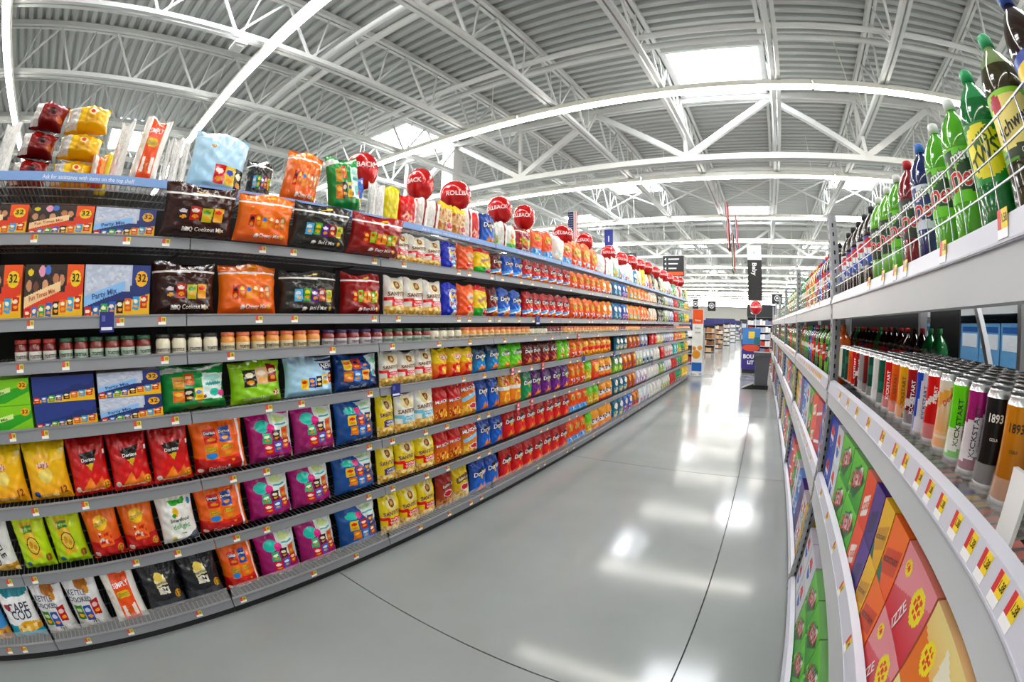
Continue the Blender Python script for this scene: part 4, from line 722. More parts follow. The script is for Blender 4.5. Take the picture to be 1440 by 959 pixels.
# ---- two-litre bottles
def bottle(body, cap, lab_L, texts, neck=None, clear=None):
    b = MB(); nk = neck or body
    b.lathe([(.030, 0, body), (.050, .006, body), (.0545, .03, body), (.0545, .10, body), (.053, .104, body), (.053, .206, body), (.0545, .212, body), (.054, .232, body), (.047, .258, nk), (.032, .284, nk), (.0165, .300, nk), (.0135, .308, nk), (.0135, .318, nk)], 24)
    c = MB(); c.lathe([(.0165, .309, cap), (.0165, .331, cap), (.014, .334, cap)], 16)
    l = MB(); nu, nv = 48, 24
    for j in range(nv + 1):
        for i in range(nu): a = 2 * math.pi * i / nu; l.v.append((.0546 * math.sin(a), -.0546 * math.cos(a), .098 + .112 * j / nv))
    cu = (np.arange(nu) + .5) / nu; cu = np.where(cu > .5, cu - 1, cu) * 2 + .5      # front half turn = 0..1
    U, V = np.meshgrid(cu, (np.arange(nv) + .5) / nv, indexing='ij'); C = paint(U, V, lab_L)
    for j in range(nv):
        for i in range(nu): l.f.append((j * nu + i, j * nu + (i + 1) % nu, (j + 1) * nu + (i + 1) % nu, (j + 1) * nu + i)); l.c.append(tuple(C[i, j]))
    lm = l.mesh('label', INK, True)
    ts = []
    for (s, ang, z, sz, rot, cc, oc, sh) in texts:
        t = MB(); ts.append(t)
        for col_, bo, r_ in ([(oc, .09, .0552)] if oc else []) + [(cc, .03, .0557)]:
            tv, tf = text(s, bo, sh); ca, sa = math.cos(rot), math.sin(rot)
            t.add([(r_ * math.sin(ang + (x * ca - y_ * sa) * sz / r_), -r_ * math.cos(ang + (x * ca - y_ * sa) * sz / r_), z + (x * sa + y_ * ca) * sz) for x, y_ in tv], tf, col_)
    parts = [('cap', c.mesh('cap', PAINT, True)), ('label', lm)] + [('lettering', t.mesh('lettering', INK)) for t in ts]
    return b.mesh('soda_bottle', LIQ, True), parts
def dew(body, cap, lab, txt2='c8202c'):
    dk = '143c1c' if lab != 'd8dcea' else '20306c'
    return bottle(body, cap, [('g', lab, lab), ('p', [(-.1, .9), (.35, .98), (.3, .6), (.6, .8), (.62, .5), (1.1, .6), (.9, .1), (.3, .25), (.0, .02)], dk), ('p', [(0, .7), (.2, .78), (.16, .5), (-.1, .45)], lab)],
                  [('mtn', -.2, .190, .025, .22, 'f2f4f0', '0f2a14', .15), ('Dew', -.05, .145, .037, .22, 'd8202c', 'f6f6f2', .15)])
def globe(body, cap, base):
    return bottle(body, cap, [('g', base, base), ('e', .5, .5, .42, .46, 'f2f2f4'), ('p', [(.1, .62), (.9, .5), (.86, .78), (.7, .93), (.3, .93), (.16, .8)], 'cf2030'), ('p', [(.1, .42), (.5, .34), (.9, .3), (.8, .16), (.6, .05), (.3, .1)], '1f50b0'), ('p', [(.1, .60), (.5, .58), (.9, .44), (.9, .34), (.5, .40), (.1, .46)], 'f2f2f4')], [], neck='2a1a18')
SODA = {
 'kk': (bottle('2a120c', '3058b0', [('g', '24409c', '24409c'), ('r', 0, .72, 1, .86, 'ecc82c')], [('K', -.1, .15, .05, .3, 'f2f2f6', None, .2)]), 'dark cola bottle with blue and yellow label'),
 'gi': (bottle('3c3416', '3cb878', [('g', '5c9c2c', '8cc83c'), ('e', .45, .5, .5, .42, 'efdf8c'), ('p', [(.02, .1), (.9, .35), (.98, .15), (.4, 0)], '2c3c24'), ('e', .2, .82, .10, .13, 'b03040')], [('Schweppes', -.05, .16, .0215, .35, '1c1c18', None, .2), ('GINGER ALE', .2, .112, .008, .1, 'f0f0e0', None, 0)], neck='8aa468'), 'ginger ale bottle with pale oval label'),
 'tw': (bottle('0f7a34', '2cae6c', [('g', '0f8a40', '0c7c38'), ('e', .4, .52, .34, .44, 'e8da1c')], [('MIST', -.2, .178, .022, .4, '1c5c2c', None, .2), ('TWST', -.12, .150, .030, .4, '143c1c', None, .2)], neck='2c9c58'), 'emerald soda bottle with yellow oval label'),
 'de': (dew('58b81c', 'e8ecea', '74c838'), 'bright green soda bottle with white cap'),
 'dv': (dew('1c2c6c', '3c78d0', 'd8dcea'), 'deep blue soda bottle with blue cap'),
 'cr': (dew('8c1420', 'c8242c', '30302c'), 'dark red soda bottle with red cap'),
 'dd': (dew('6cc02c', 'eef0ee', '1c2c1c'), 'green soda bottle with black label'),
 'pe': (globe('1c0e0a', '1a1a1c', '1c3c8c'), 'cola bottle with round emblem'),
 'dp': (globe('1c0e0a', '202022', 'c8ccd4'), 'diet cola bottle with silver label'),
 'co': (bottle('240f0a', 'c82428', [('g', 'c8202a', 'c8202a'), ('p', [(0, .3), (1, .6), (1, .7), (0, .42)], 'f2f2f2')], []), 'cola bottle with red label'),
 'or': (bottle('e0641c', 'e8782c', [('g', 'e8702a', 'e8702a'), ('e', .5, .5, .3, .3, 'f0d04c')], []), 'orange soda bottle'),
 'ye': (bottle('e0bc1c', 'ecc82c', [('g', 'e8c82c', 'e8c82c'), ('e', .5, .5, .3, .3, '3c8c3c')], []), 'yellow soda bottle'),
 'rd': (bottle('b81c1c', 'd83030', [('g', 'c8302c', 'c8302c'), ('e', .5, .5, .3, .3, 'f0e0d0')], []), 'red soda bottle'),
 'bl': (bottle('1c68c0', '2c80d8', [('g', '2878c8', '2878c8'), ('e', .5, .5, .3, .3, 'e8eef4')], []), 'sky blue soda bottle'),
 'gn': (bottle('1a8c44', '3cae5c', [('g', '2c9c4c', '1c7c3c'), ('e', .5, .5, .3, .25, 'e8efe0')], []), 'leaf green soda bottle')}
def bottle_row(seq, y0, dy, x, z, tail, turn=-.87, group='two-litre soda bottles'):
    cnt = {}
    tot = {k: seq.count(k) for k in seq}
    for i, k in enumerate(seq):
        (me, parts), look = SODA[k]; c = cnt.get(k, 0); cnt[k] = c + 1
        o = spawn('soda_bottle', me, parts, (x, y0 + i * dy, z), (0, 0, (-.3 if k in ('pe', 'dp') else turn) + R.uniform(-.1, .1)))
        tag(o, f'{look}{f", {nth(c)} of {tot[k]}" if tot[k] > 1 else ""} {tail}', 'bottle', group)
ZA, ZB, ZK = BEAMS[0][1] + .0225, BEAMS[1][1] + .022, 1.327
bottle_row('kk gi tw de de dv cr de dd dd pe dp pe pe dp'.split(), .435, .1345, .522, ZA, 'in front, nearest upper shelf', -.62)
bottle_row('gn gn de bl de rd gn de gn dd bl co pe pe pe'.split(), .48, .1345, .645, ZA, 'in back row, nearest upper shelf')
bottle_row('pe bl pe co rd bl co rd ye or ye rd or gn gn gn gn'.split(), 2.62, .134, .522, ZA, 'in front, second upper shelf')
bottle_row('gn co gn bl co gn gn rd gn gn or gn bl gn gn gn gn'.split(), 2.62, .134, .645, ZA, 'in back row, second upper shelf')
bottle_row('gn or gn gn gn ye gn gn gn gn rd gn gn or gn gn gn'.split(), 5.05, .134, .522, ZA, 'in front, third upper shelf')
bottle_row('gn gn rd gn pe gn gn bl gn gn gn co gn gn gn gn gn'.split(), 7.48, .134, .522, ZA, 'in front, fourth upper shelf')
bottle_row('gn gn co pe co co pe co co gn co co pe co co gn co'.split(), 2.03, .13, .965, ZB + .003, 'in the dark behind cans', group='bottles behind the cans')
# ---- slim cans on the middle shelf
def can(a, b, L, texts):
    m = MB(); nu, nv = 32, 22; r_ = .031; h0, h1 = .012, .150
    m.lathe([(.022, 0, 'c8cacc'), (.027, .003, 'b8babc'), (.0308, .012, a)], nu)
    k0 = len(m.v)
    for j in range(nv + 1):
        for i in range(nu): an = 2 * math.pi * i / nu; m.v.append((r_ * math.sin(an), -r_ * math.cos(an), h0 + (h1 - h0) * j / nv))
    cu = (np.arange(nu) + .5) / nu; cu = np.where(cu > .5, cu - 1, cu) * 2 + .5
    U, V = np.meshgrid(cu, (np.arange(nv) + .5) / nv, indexing='ij'); C = paint(U, V, [('g', a, b)] + L)
    for j in range(nv):
        for i in range(nu): m.f.append((k0 + j * nu + i, k0 + j * nu + (i + 1) % nu, k0 + (j + 1) * nu + (i + 1) % nu, k0 + (j + 1) * nu + i)); m.c.append(tuple(C[i, j]))
    l = MB(); l.lathe([(.031, .150, 'd0d2d4'), (.026, .161, 'd8dadc'), (.0265, .164, 'e0e2e4'), (.0245, .1645, 'c0c2c4'), (.0235, .160, 'a8aaac'), (.004, .160, 'a8aaac')], nu, cap=False); l.box(-.006, .006, -.014, .004, .160, .1615, 'b8babc')
    ts = []
    for (s, ang, z, sz, rot, cc) in texts:
        t = MB(); ts.append(t); tv, tf = text(s, .03); ca, sa = math.cos(rot), math.sin(rot)
        t.add([(.0314 * math.sin(ang + (x * ca - y_ * sa) * sz / .0314), -.0314 * math.cos(ang + (x * ca - y_ * sa) * sz / .0314), z + (x * sa + y_ * ca) * sz) for x, y_ in tv], tf, cc)
    return m.mesh('slim_can', TIN, True), [('lid', l.mesh('lid', mat('can_lid', attr=True, rough=.25, metal=.8), True))] + [('lettering', t.mesh('lettering', INK)) for t in ts]
V90 = math.pi / 2
CANS = [('gold can', can('a8691c', 'd08a28', [('r', .0, .40, 1, .42, '8a5414')], [('1893', 0, .118, .0135, 0, '2a1c10'), ('COLA', .1, .085, .005, 0, '2a1c10')])),
 ('black can', can('141414', '1c1c1e', [('r', 0, .40, 1, .41, '4a4a4c')], [('1893', 0, .118, .0135, 0, 'e0ddd6'), ('COLA', .1, .085, .005, 0, 'd0ccc4')])),
 ('magenta and silver can', can('7c1c40', 'a83078', [('p', [(0, .05), (1, .25), (1, .8), (0, .55)], 'e0dce2')], [('KICKSTART', 0, .08, .0125, V90, '3a2030'), ('ENERGIZING', .5, .08, .006, V90, '7c3c6c')])),
 ('lime green can', can('5cc430', '7ade3c', [('p', [(0, .0), (1, .2), (1, .55), (0, .35)], 'e9efe2')], [('KICKSTART', 0, .08, .0125, V90, '1c2c14'), ('HYDRATING BOOST', .5, .085, .006, V90, '2c5c1c')])),
 ('white and pale orange can', can('ec9c3c', 'f0e6d8', [('p', [(0, .5), (1, .9), (1, .98), (0, .75)], 'f0b060'), ('r', 0, .12, 1, .2, 'f6d8a8')], [('Dew', .1, .112, .012, .8, 'c02c24')])),
 ('scarlet can', can('b81c1c', 'd8281e', [('p', [(0, .4), (1, .8), (1, .9), (0, .5)], 'e8e4e0')], [('START', .2, .11, .0095, V90, 'f2e6e0')])),
 ('royal blue can', can('1c3ca8', '2448b8', [('p', [(.3, 0), (.8, 0), (1, 1), (.5, 1)], 'd8dce6')], [('KICKSTART', .35, .08, .011, V90, '1c2c6c')])),
 ('maroon and black can', can('2c1014', 'a81c2c', [('p', [(0, .2), (1, .5), (1, .62), (0, .36)], 'd8d0d0')], [('KICKSTART', .1, .08, .012, V90, 'e8e0dc')])),
 ('amber can', can('d88a1c', 'ecb02c', [('p', [(.5, 0), (1, 0), (1, 1), (.8, 1)], '3c2c1c')], [('KICKSTART', -.1, .08, .012, V90, '2a1c0c')])),
 ('orange can', can('d8581c', 'e8702a', [('p', [(.55, 0), (1, 0), (1, 1), (.8, 1)], 'e4e0dc')], [('KICKSTART', -.1, .08, .012, V90, '3a1808')])),
 ('red can', can('b81a20', 'd02428', [('p', [(.6, 0), (1, 0), (1, 1), (.85, 1)], 'e4e0dc')], [('KICKSTART', 0, .08, .012, V90, 'f2e6e2')])),
 ('dark green can', can('0f4c3c', '145c48', [('r', 0, .3, 1, .5, '1c6c58')], [])),
 ('plain white can', can('d8dada', 'e8eaea', [], [])),
 ('deep green can', can('123c34', '1a5044', [('r', 0, .55, 1, .75, '2c6c5c')], [])), ('black and red can', can('1c1818', '8c1c20', [], [])), ('grey can', can('8c8e92', 'a0a2a6', [], []))]
lane = MB(); n = 12
for i in range(n):
    a0, a1 = math.pi * (i / n - .5), math.pi * ((i + 1) / n - .5); r_ = .0355
    lane.add([(r_ * math.sin(a), -r_ * math.cos(a), z_) for z_ in (0, .05) for a in (a0, a1)], [(0, 1, 3, 2)], 'ffffff')
lane.box(-.0362, -.0352, 0, .42, 0, .03); lane.box(.0352, .0362, 0, .42, 0, .03); lane.box(-.033, .033, -.02, .42, 0, .0015); lane.box(-.03, .03, .0, .42, -.055, 0)
lane_me = lane.mesh('can_lane', mat('clear_tray', 'ffffff', .05, alpha=.18))
for i, (look, (me, parts)) in enumerate(CANS):
    y = .625 + i * .085
    o = put('can_lane', lane_me, None, (RX + .075, y, ZK - .003), (0, 0, -V90)); tag(o, f'clear plastic feeder tray holding the row of the {look}', 'tray', 'clear can trays')
    for r_ in range(6):
        o = spawn('slim_can', me, parts, (RX + .075 + r_ * .069, y, ZK), (0, 0, -.75 + R.uniform(-.12, .12)), (1.06, 1.06, 1.04))
        tag(o, f'{look} at the front of its tray' if r_ == 0 else f'{look}, {nth(r_)} behind the front one of its row', 'can', 'slim drink cans')
for i in range(6):      # further cans to the post
    look, (me, parts) = CANS[(7, 10, 9, 13, 11, 12, 14, 15, 5)[i]]
    for r_ in range(2):
        o = spawn('slim_can', me, parts, (RX + .075 + r_ * .069, .625 + (16 + i) * .085 - .01, ZK), (0, 0, -.7), (1.06, 1.06, 1.04))
        tag(o, f'{look}, {"front" if r_ == 0 else "second"} in the {nth(i)} lane before the slotted post', 'can', 'slim drink cans')
hk = MB(); hk.box(0, .012, 0, .06, 0, .13, 'f0f0f0'); hk.box(-.03, .012, 0, .05, 0, .012, 'f0f0f0'); hk.lathe([(.03, .0, 'ececec'), (.03, .012, 'ececec')], 16)
o = put('shelf_hook', hk.mesh('shelf_hook', PAINT), None, (RX + .055, .53, ZB), (0, 0, 0)); tag(o, 'white plastic display hook at the shelf end beside the gold can', 'hook')
for i in range(8):
    for j in range(4):
        b = MB().box(0, .25, 0, .28, 0, .22, '6aa8dc'); b.box(-.002, 0, .02, .26, .08, .16, 'e2ecf6'); b.box(-.002, 0, .02, .26, .17, .20, '2c62b0')
        o = put('water_pack', b.mesh('water_pack', FILM), None, (1.55, 1.35 + i * .3, .76 + j * .225)); tag(o, f'pale blue water bottle pack behind the cans, {nth(i)} along, {("bottom", "second", "third", "top")[j]} layer', 'water pack', 'water packs')
o = struct(MB().box(1.5, 2.0, .1, 4.2, .72, .755).build('rear_shelf', PALE), 'pale shelf of the rack behind the cans', 'shelf')
struct(MB().box(1.5, 2.0, .1, 4.2, 1.70, 1.78).build('rear_beam', PALE), 'pale upper shelf of the rack behind the cans', 'shelf')
struct(MB().box(2.02, 2.05, .1, 4.9, 0, 2.2).build('rear_shade_panel', mat('rack_back_and_shade', '2a2c30', .7)), 'added dark sheet for the shade beyond the water packs', 'panel')  # dark sheet added for the shaded depth behind the rear rack

# ---- cartons below
def carton(name, look, base, dark, L, T, w_, h_=.18, d_=.38, top=None):
    des(name, 'soda_carton', look, [('g', base, dark)] + L, T, w=w_, h=h_, d=d_, res=(44, 36), kind='box', cat='carton')
FLW = lambda u, v, r_, c: [('e', u, v, r_, r_ * 1.3, 'f0e02c'), ('e', u, v, r_ * .22, r_ * .28, 'd83a2c')] + [('e', u + .5 * r_ * math.cos(a), v + .65 * r_ * math.sin(a), r_ * .18, r_ * .22, 'e0503c') for a in [i * math.pi / 3 for i in range(6)]]
carton('c_cr', 'cream and orange sparkling water carton', 'e8922c', 'efe0a0', [('p', [(0, 0), (1, 0), (1, .3), (0, .7)], 'e07a24'), ('p', [(.5, .9), (1, .7), (1, .2), (.6, .3)], 'f2eed8')] + FLW(.3, .55, .14, 0), [('IZZE', .66, .36, .10, 1.2, 'f6f2e6', None, 0)], .25)
carton('c_pk', 'pink sparkling water carton with yellow oval', 'c82838', 'd87c84', [('p', [(0, .35), (1, .8), (1, 1), (0, 1)], 'e0949c')] + FLW(.72, .62, .17, 0) + FLW(.2, .75, .09, 0), [('IZZE', .45, .26, .10, 1.2, 'f6f2f0', None, 0)], .25)
carton('c_ok', 'orange energy drink carton', 'e8641c', 'ee7c24', [('p', [(.1, .1), (.9, .35), (.9, .75), (.1, .5)], 'c84c14'), ('p', [(.0, .0), (.4, 0), (0, .3)], '1f6c5c')], [('KICKSTART', .5, .45, .10, .35, '2a1408', None, .1)], .14)
carton('c_yk', 'yellow energy drink carton', 'e0ac1c', 'ecc02c', [('p', [(.1, .1), (.9, .35), (.9, .75), (.1, .5)], 'c89418'), ('p', [(.0, .0), (.4, 0), (0, .3)], '1f5c4c')], [('KICKSTART', .5, .45, .10, .35, '2a2008', None, .1)], .11)
carton('c_pp', 'purple soda carton', '3c2474', '54348c', [('p', [(.2, .1), (.8, .3), (.8, .7), (.2, .5)], '281858')], [], .14)
carton('c_or', 'vivid orange soda carton', 'd84818', 'e85c20', [('p', [(.2, .1), (.8, .3), (.8, .7), (.2, .5)], 'f2ece4')], [('Crush', .5, .42, .25, .5, 'e0501c', None, .2)], .13)
carton('c_gd', 'green soda carton with red and white letters', '2c8c2c', '6cc83c', [('p', [(0, .2), (.6, .9), (1, .7), (.5, .1)], '1c5c20'), ('p', [(.3, .3), (.8, .55), (.75, .9), (.25, .65)], 'eef0ea'), ('n', 0, 0, .3, .3, ['3ca03c', '1c5c20', '8cd84c'], .1, 2)], [('mtn', .45, .72, .14, .3, '1c4c20', None, .1), ('DEW', .52, .52, .2, .3, 'd01f2c', None, .1)], .26)
carton('c_pw', 'white cola carton with round emblem', 'd8dce0', 'c8ccd4', [('e', .4, .5, .22, .32, '1f50b0'), ('p', [(.2, .55), (.6, .5), (.55, .8), (.28, .8)], 'cf2030'), ('p', [(.18, .56), (.62, .46), (.62, .40), (.18, .48)], 'f2f2f4')], [], .26)
carton('c_pb', 'blue cola carton with round emblem', '1c3c9c', '2448b0', [('e', .4, .5, .22, .32, 'f2f2f4'), ('p', [(.2, .55), (.6, .5), (.55, .8), (.28, .8)], 'cf2030'), ('p', [(.2, .44), (.6, .38), (.5, .2), (.3, .22)], '1f50b0')], [], .26)
carton('c_rd', 'red cola carton', 'b81c20', 'c8262a', [('p', [(0, .3), (1, .6), (1, .7), (0, .42)], 'f2f2f2')], [], .26)
carton('c_sv', 'silver diet soda carton', 'b8bcc0', 'd0d4d8', [('n', .1, .2, .9, .8, ['c8ccd0', 'd84a4c', 'e8eaec', '9ca0a8'], .12, 3)], [], .26)
carton('c_ye', 'yellow lemon soda carton', 'd8a81c', 'e8c02c', [('e', .5, .5, .25, .3, '3c8c34')], [], .26)
carton('c_bl', 'bright blue soda carton', '1c64b8', '3080d0', [('n', .1, .2, .9, .8, ['3c90e0', '1c54a0', 'e8f0f8', '2c70c4'], .12, 5)], [], .26)
ZC, ZD = BEAMS[2][1] + .022, BEAMS[3][1] + .022
def cartons(seq, z, rows, tail):
    """seq: (design, y0, y1)"""
    for k, a, b in seq:
        for r_ in range(rows):
            same = [s for s in seq if s[0] == k]; i = same.index((k, a, b))
            place(k, (RX + .035 + D[k]['d'] / 2, (a + b) / 2, z + r_ * .1825), -V90, b - a - .004, .181, 0, f'{D[k]["look"]}, {nth(i) + " along, " if len(same) > 1 else ""}{("bottom", "second", "third")[r_]} layer, {tail}', 'soda cartons')
cartons([('c_cr', .41, .67), ('c_pk', .675, .935), ('c_ok', .94, 1.095), ('c_yk', 1.10, 1.22), ('c_pp', 1.225, 1.35), ('c_or', 1.355, 1.49), ('c_gd', 1.50, 1.76), ('c_gd', 1.765, 2.02), ('c_pw', 2.03, 2.2), ('c_pb', 2.205, 2.43)], ZC, 2, 'nearest low shelf')
cartons([('c_gd', 1.1, 1.38), ('c_gd', 1.385, 1.66), ('c_gd', 1.665, 1.94), ('c_pw', 1.95, 2.21), ('c_pw', 2.215, 2.43)], ZD, 2, 'nearest floor shelf')
mix = ['c_gd', 'c_pb', 'c_sv', 'c_pw', 'c_rd', 'c_ye', 'c_bl', 'c_or', 'c_gd', 'c_pp']
for bi in range(1, 6):
    y0 = POSTY[bi] + .06; seqC = [(mix[(i * 3 + bi) % 10], y0 + i * .256, y0 + i * .256 + .252) for i in range(9)]; seqD = [(mix[(i * 7 + bi + 4) % 10], y0 + i * .256, y0 + i * .256 + .252) for i in range(9)]
    cartons(seqC, ZC, 2, f'low shelf, {nth(bi)} bay'); cartons(seqD, ZD, 2, f'floor shelf, {nth(bi)} bay')
    bottle_row([('or', 'rd', 'or', 'bl', 'gn', 'pe', 'dd', 'gn', 'co', 'gn', 'de', 'gn', 'co', 'rd', 'gn', 'gn', 'co')[(i * (1 + bi % 3)) % 17] for i in range(17)], y0 + .06, .134, .535, ZB + .002, f'on middle shelf, {nth(bi)} rack bay', -.5, 'bottles on the middle shelf')

# ------------------------------------------------------------------ background down the aisle
def sheet(m, x0, x1, z0, z1, y, c): return m.box(x0, x1, y - .004, y + .004, z0, z1, c)
def words(m, s, x, z, sz, y, c, rot=0., bold=.02):
    tv, tf = text(s, bold); ca, sa = math.cos(rot), math.sin(rot)
    m.add([(x + (a * ca - b * sa) * sz, y, z + (a * sa + b * ca) * sz) for a, b in tv], tf, c)
# orange fresh sign at the end of the snack shelves
t = empty('standing_sign', (-1.95, 13.3, 0)); tag(t, 'tall orange, white and blue standing sign at the end of the snack shelves', 'sign')
m = MB().box(-.17, .17, -.015, .015, .1, 2.02, 'f2f2ee'); m.build('sign_board', PAINT, t)
sheet(MB(), -.16, .16, 1.58, 2.01, -.018, 'ee5a1c').build('orange_panel', INK, t); sheet(MB(), -.16, .16, .16, .42, -.018, '2468c0').build('blue_panel', INK, t)
m = MB(); 
for cx, cz, r_ in ((-.03, .66, .13), (.08, .86, .07), (-.1, .84, .06)):
    for rr, c, yy in ((r_, 'f0921c', -.019), (r_ * .82, 'f6b84c', -.020), (r_ * .72, 'f09a24', -.021)):
        n = 20; m.add([(cx, yy, cz)] + [(cx + rr * math.cos(2 * math.pi * i / n), yy, cz + rr * math.sin(2 * math.pi * i / n)) for i in range(n)], [(0, i + 1, (i + 1) % n + 1) for i in range(n)], c)
m.build('orange_picture', INK, t)
for a_ in (('Save', 0, 1.45, .07, -.019, '8a8c98'), ('time', 0, 1.32, .07, -.019, '8a8c98'), ('Pickup', 0, 1.68, .05, -.024, 'ffffff')): m = MB(); words(m, *a_); m.build('lettering', INK, t)
m = MB(); m.bar((-.13, .1, .0), (-.13, 0, .14), .02, 'a0a2a6'); m.bar((.13, .1, 0), (.13, 0, .14), .02, 'a0a2a6'); m.bar((-.17, .1, .015), (.17, .1, .015), .02, 'a0a2a6'); m.box(-.17, .17, -.08, .1, 0, .02, 'a0a2a6'); m.build('stand', PAINT, t)
# grey bin on a black base
t = empty('waste_bin', (.09, 11.5, 0)); tag(t, 'tall tapered grey waste bin with black floor tray beside the drinks rack', 'bin')
m = MB(); a, b = .17, .215
m.add([(-a, -a, .1), (a, -a, .1), (a, a, .1), (-a, a, .1), (-b, -b, .84), (b, -b, .84), (b, b, .84), (-b, b, .84)], [(0, 1, 5, 4), (1, 2, 6, 5), (2, 3, 7, 6), (3, 0, 4, 7), (3, 2, 1, 0)], '5e6064'); m.build('body', PAINT, t)
m = MB().box(-.235, .235, -.235, .235, .82, .92, '54565a'); m.build('lid', PAINT, t)
m = MB(); m.box(-.2, .2, -.2, .2, .0, .1, '1c1c1e'); m.add([(-.52, -.28, .005), (-.2, -.28, .005), (-.2, .1, .005), (-.52, .1, .005), (-.44, -.22, .05), (-.2, -.26, .14), (-.2, .08, .14), (-.44, .04, .05)], [(0, 1, 5, 4), (1, 2, 6, 5), (2, 3, 7, 6), (3, 0, 4, 7), (4, 5, 6, 7)], '161618'); m.build('floor_tray', PAINT, t)
# purple promotional display
t = empty('cardboard_display', (-.3, 15, 0)); tag(t, 'purple and blue cardboard drinks display standing in the aisle', 'display')
m = MB().box(-.32, .32, 0, .4, .12, 1.5, '3c2c84'); m.box(-.29, .29, .02, .38, 0, .12, '1c1c20'); m.build('body', CARD, t)
m = MB(); sheet(m, -.31, .31, .95, 1.49, -.008, '3a7cc0'); sheet(m, .1, .31, .95, 1.2, -.010, '1c6c74'); m.box(-.1, .12, -.014, -.01, 1.15, 1.38, 'ecc83c'); n = 24
m.add([(0, -.012, .85)] + [(.31 * math.cos(2 * math.pi * i / n), -.012, .85 + .12 * math.sin(2 * math.pi * i / n)) for i in range(n)], [(0, i + 1, (i + 1) % n + 1) for i in range(n)], 'd84a2c'); m.build('picture_panel', INK, t)
m = MB(); words(m, 'BOUT', -.02, .55, .13, -.012, 'f0eef4', 0, .06); words(m, 'LIT', 0, .36, .12, -.012, 'f0eef4', 0, .06); m.build('lettering', INK, t)
# end display with price sign, balloon
def endcap(x0, x1, y, h, cols, header, label, hz=.4, name='end_display'):
    t = empty(name, ((x0 + x1) / 2, y, 0)); tag(t, label, 'display', 'end displays down the aisle'); w_ = (x1 - x0) / 2
    m = MB().box(-w_, w_, .35, .40, 0, h, '2c2e32'); m.box(-w_, -w_ + .03, 0, .4, 0, h, '8a8c90'); m.box(w_ - .03, w_, 0, .4, 0, h, '8a8c90'); m.build('frame', PAINT, t)
    n = max(3, int(h / .32))
    for j in range(n):
        z = .08 + j * (h - .1) / n
        MB().box(-w_ + .03, w_ - .03, 0, .35, z - .03, z, 'b4b6ba').build('shelf', PAINT, t)
        g = MB(); k_ = max(2, int(2 * w_ / .14))
        for i in range(k_):
            xa = -w_ + .04 + i * (2 * w_ - .08) / k_; hh = (h - .1) / n * (.55 + .2 * hsh(np.float64(i), np.float64(j), x0)); g.box(xa, xa + (2 * w_ - .08) / k_ - .012, .02, .3, z, z + hh, cols[(i // 2 + j) % len(cols)])
        g.build('stocked_goods', CARD, t)
    if header: MB().box(-w_, w_, -.01, .03, h, h + hz, header).build('header_sign', PAINT, t)
    return t
t = endcap(-.62, .72, 20, 1.95, ['d8d4d0', '9ca4b8', 'e0dcd8', '6c7c9c', 'b8342c'], '25272b', 'shelf display under a dark four dollar price sign', .55)
m = MB(); words(m, '$4', -.35, 2.2, .22, -.02, 'f4f4f4'); t['x'] = 0; m.build('lettering', INK, t)
o = spawn('foil_balloon', bal, balp, (-.16, 15.2, 2.19), (0, 0, -.05), (1.7, 1.7, 1.7)); tag(o, 'red foil balloon on a stick above the purple cardboard display', 'balloon')
for i, (x0, x1, y, h, cols, hd, lb) in enumerate((
    (-3.3, -2.5, 17.2, 1.45, ['e8e4e0', '8c2c34', '2c2c30', 'd0ccc8'], '2a2c6c', 'first end display left of the aisle, white and red packs'),
    (-3.6, -2.7, 20.5, 1.4, ['1c1c20', 'd8d8d8', '303034', '8c8c90'], '2a2c6c', 'second end display left of the aisle, black and white packs'),
    (-3.7, -2.6, 24.5, 1.5, ['8c5a34', 'b07c4c', 'd8b080', '6c4428'], '2a2c6c', 'third end display left of the aisle, brown packs'),
    (-3.7, -2.5, 29, 1.6, ['c8a47c', 'b0845c', 'e0cbb0', 'a06c50'], '2a2c6c', 'fourth end display left of the aisle, tan packs'),
    (-3.7, -2.4, 34, 1.7, ['d8d4cc', 'c8c0b4', 'e4e0d8', 'b8b0a4'], '2a2c6c', 'fifth end display left of the aisle, cream packs'),
    (-3.6, -2.3, 40, 1.7, ['d0ccc8', 'e0dcd8', 'b8b4b0', 'c8ccd4'], '2a2c6c', 'sixth end display left of the aisle, pale packs'),
    (-3.5, -2.2, 47, 1.7, ['c4c8d0', 'd8dce0', '3c64b0', 'e4e4e4'], None, 'seventh end display left of the aisle, pale blue packs'),
    (-3.4, -2.1, 54, 1.8, ['d8d4d0', 'b03c34', 'e4e0d8', '3c5c9c'], '2a2c6c', 'eighth end display left of the aisle, red and blue packs'),
    (-3.3, -2.0, 62, 1.8, ['c8c4bc', '8c6c4c', 'd8d0c8', '5c7c5c'], None, 'ninth end display left of the aisle, green and brown packs'),
    (-9, -4.2, 70, 2.2, ['b8342c', 'd8d4d0', '3c64b0', 'e8c84c', '2c2c30', 'e4e4e4'], '1e2024', 'long far shelf wall of mixed packs beyond the left displays'),
    (-3.8, 3.5, 80, 2.3, ['d8d4d0', '6c7c9c', 'b8342c', '2c2c30', 'e8e4e0', '4c8c5c'], '25272b', 'long far shelf wall closing the end of the aisle'),
    (.45, .95, 18.3, 1.5, ['b83428', 'd8a070', '8c3c2c', 'e8c8a0'], None, 'red and tan packs on a narrow rack beside the price sign'),
    (-1.2, .8, 27, 1.8, ['c8d0d8', '3c5c9c', 'e8e8e8', 'b03c34'], None, 'blue and white packs beyond the price sign'))):
    endcap(x0, x1, y, h, cols, hd, lb, .3)
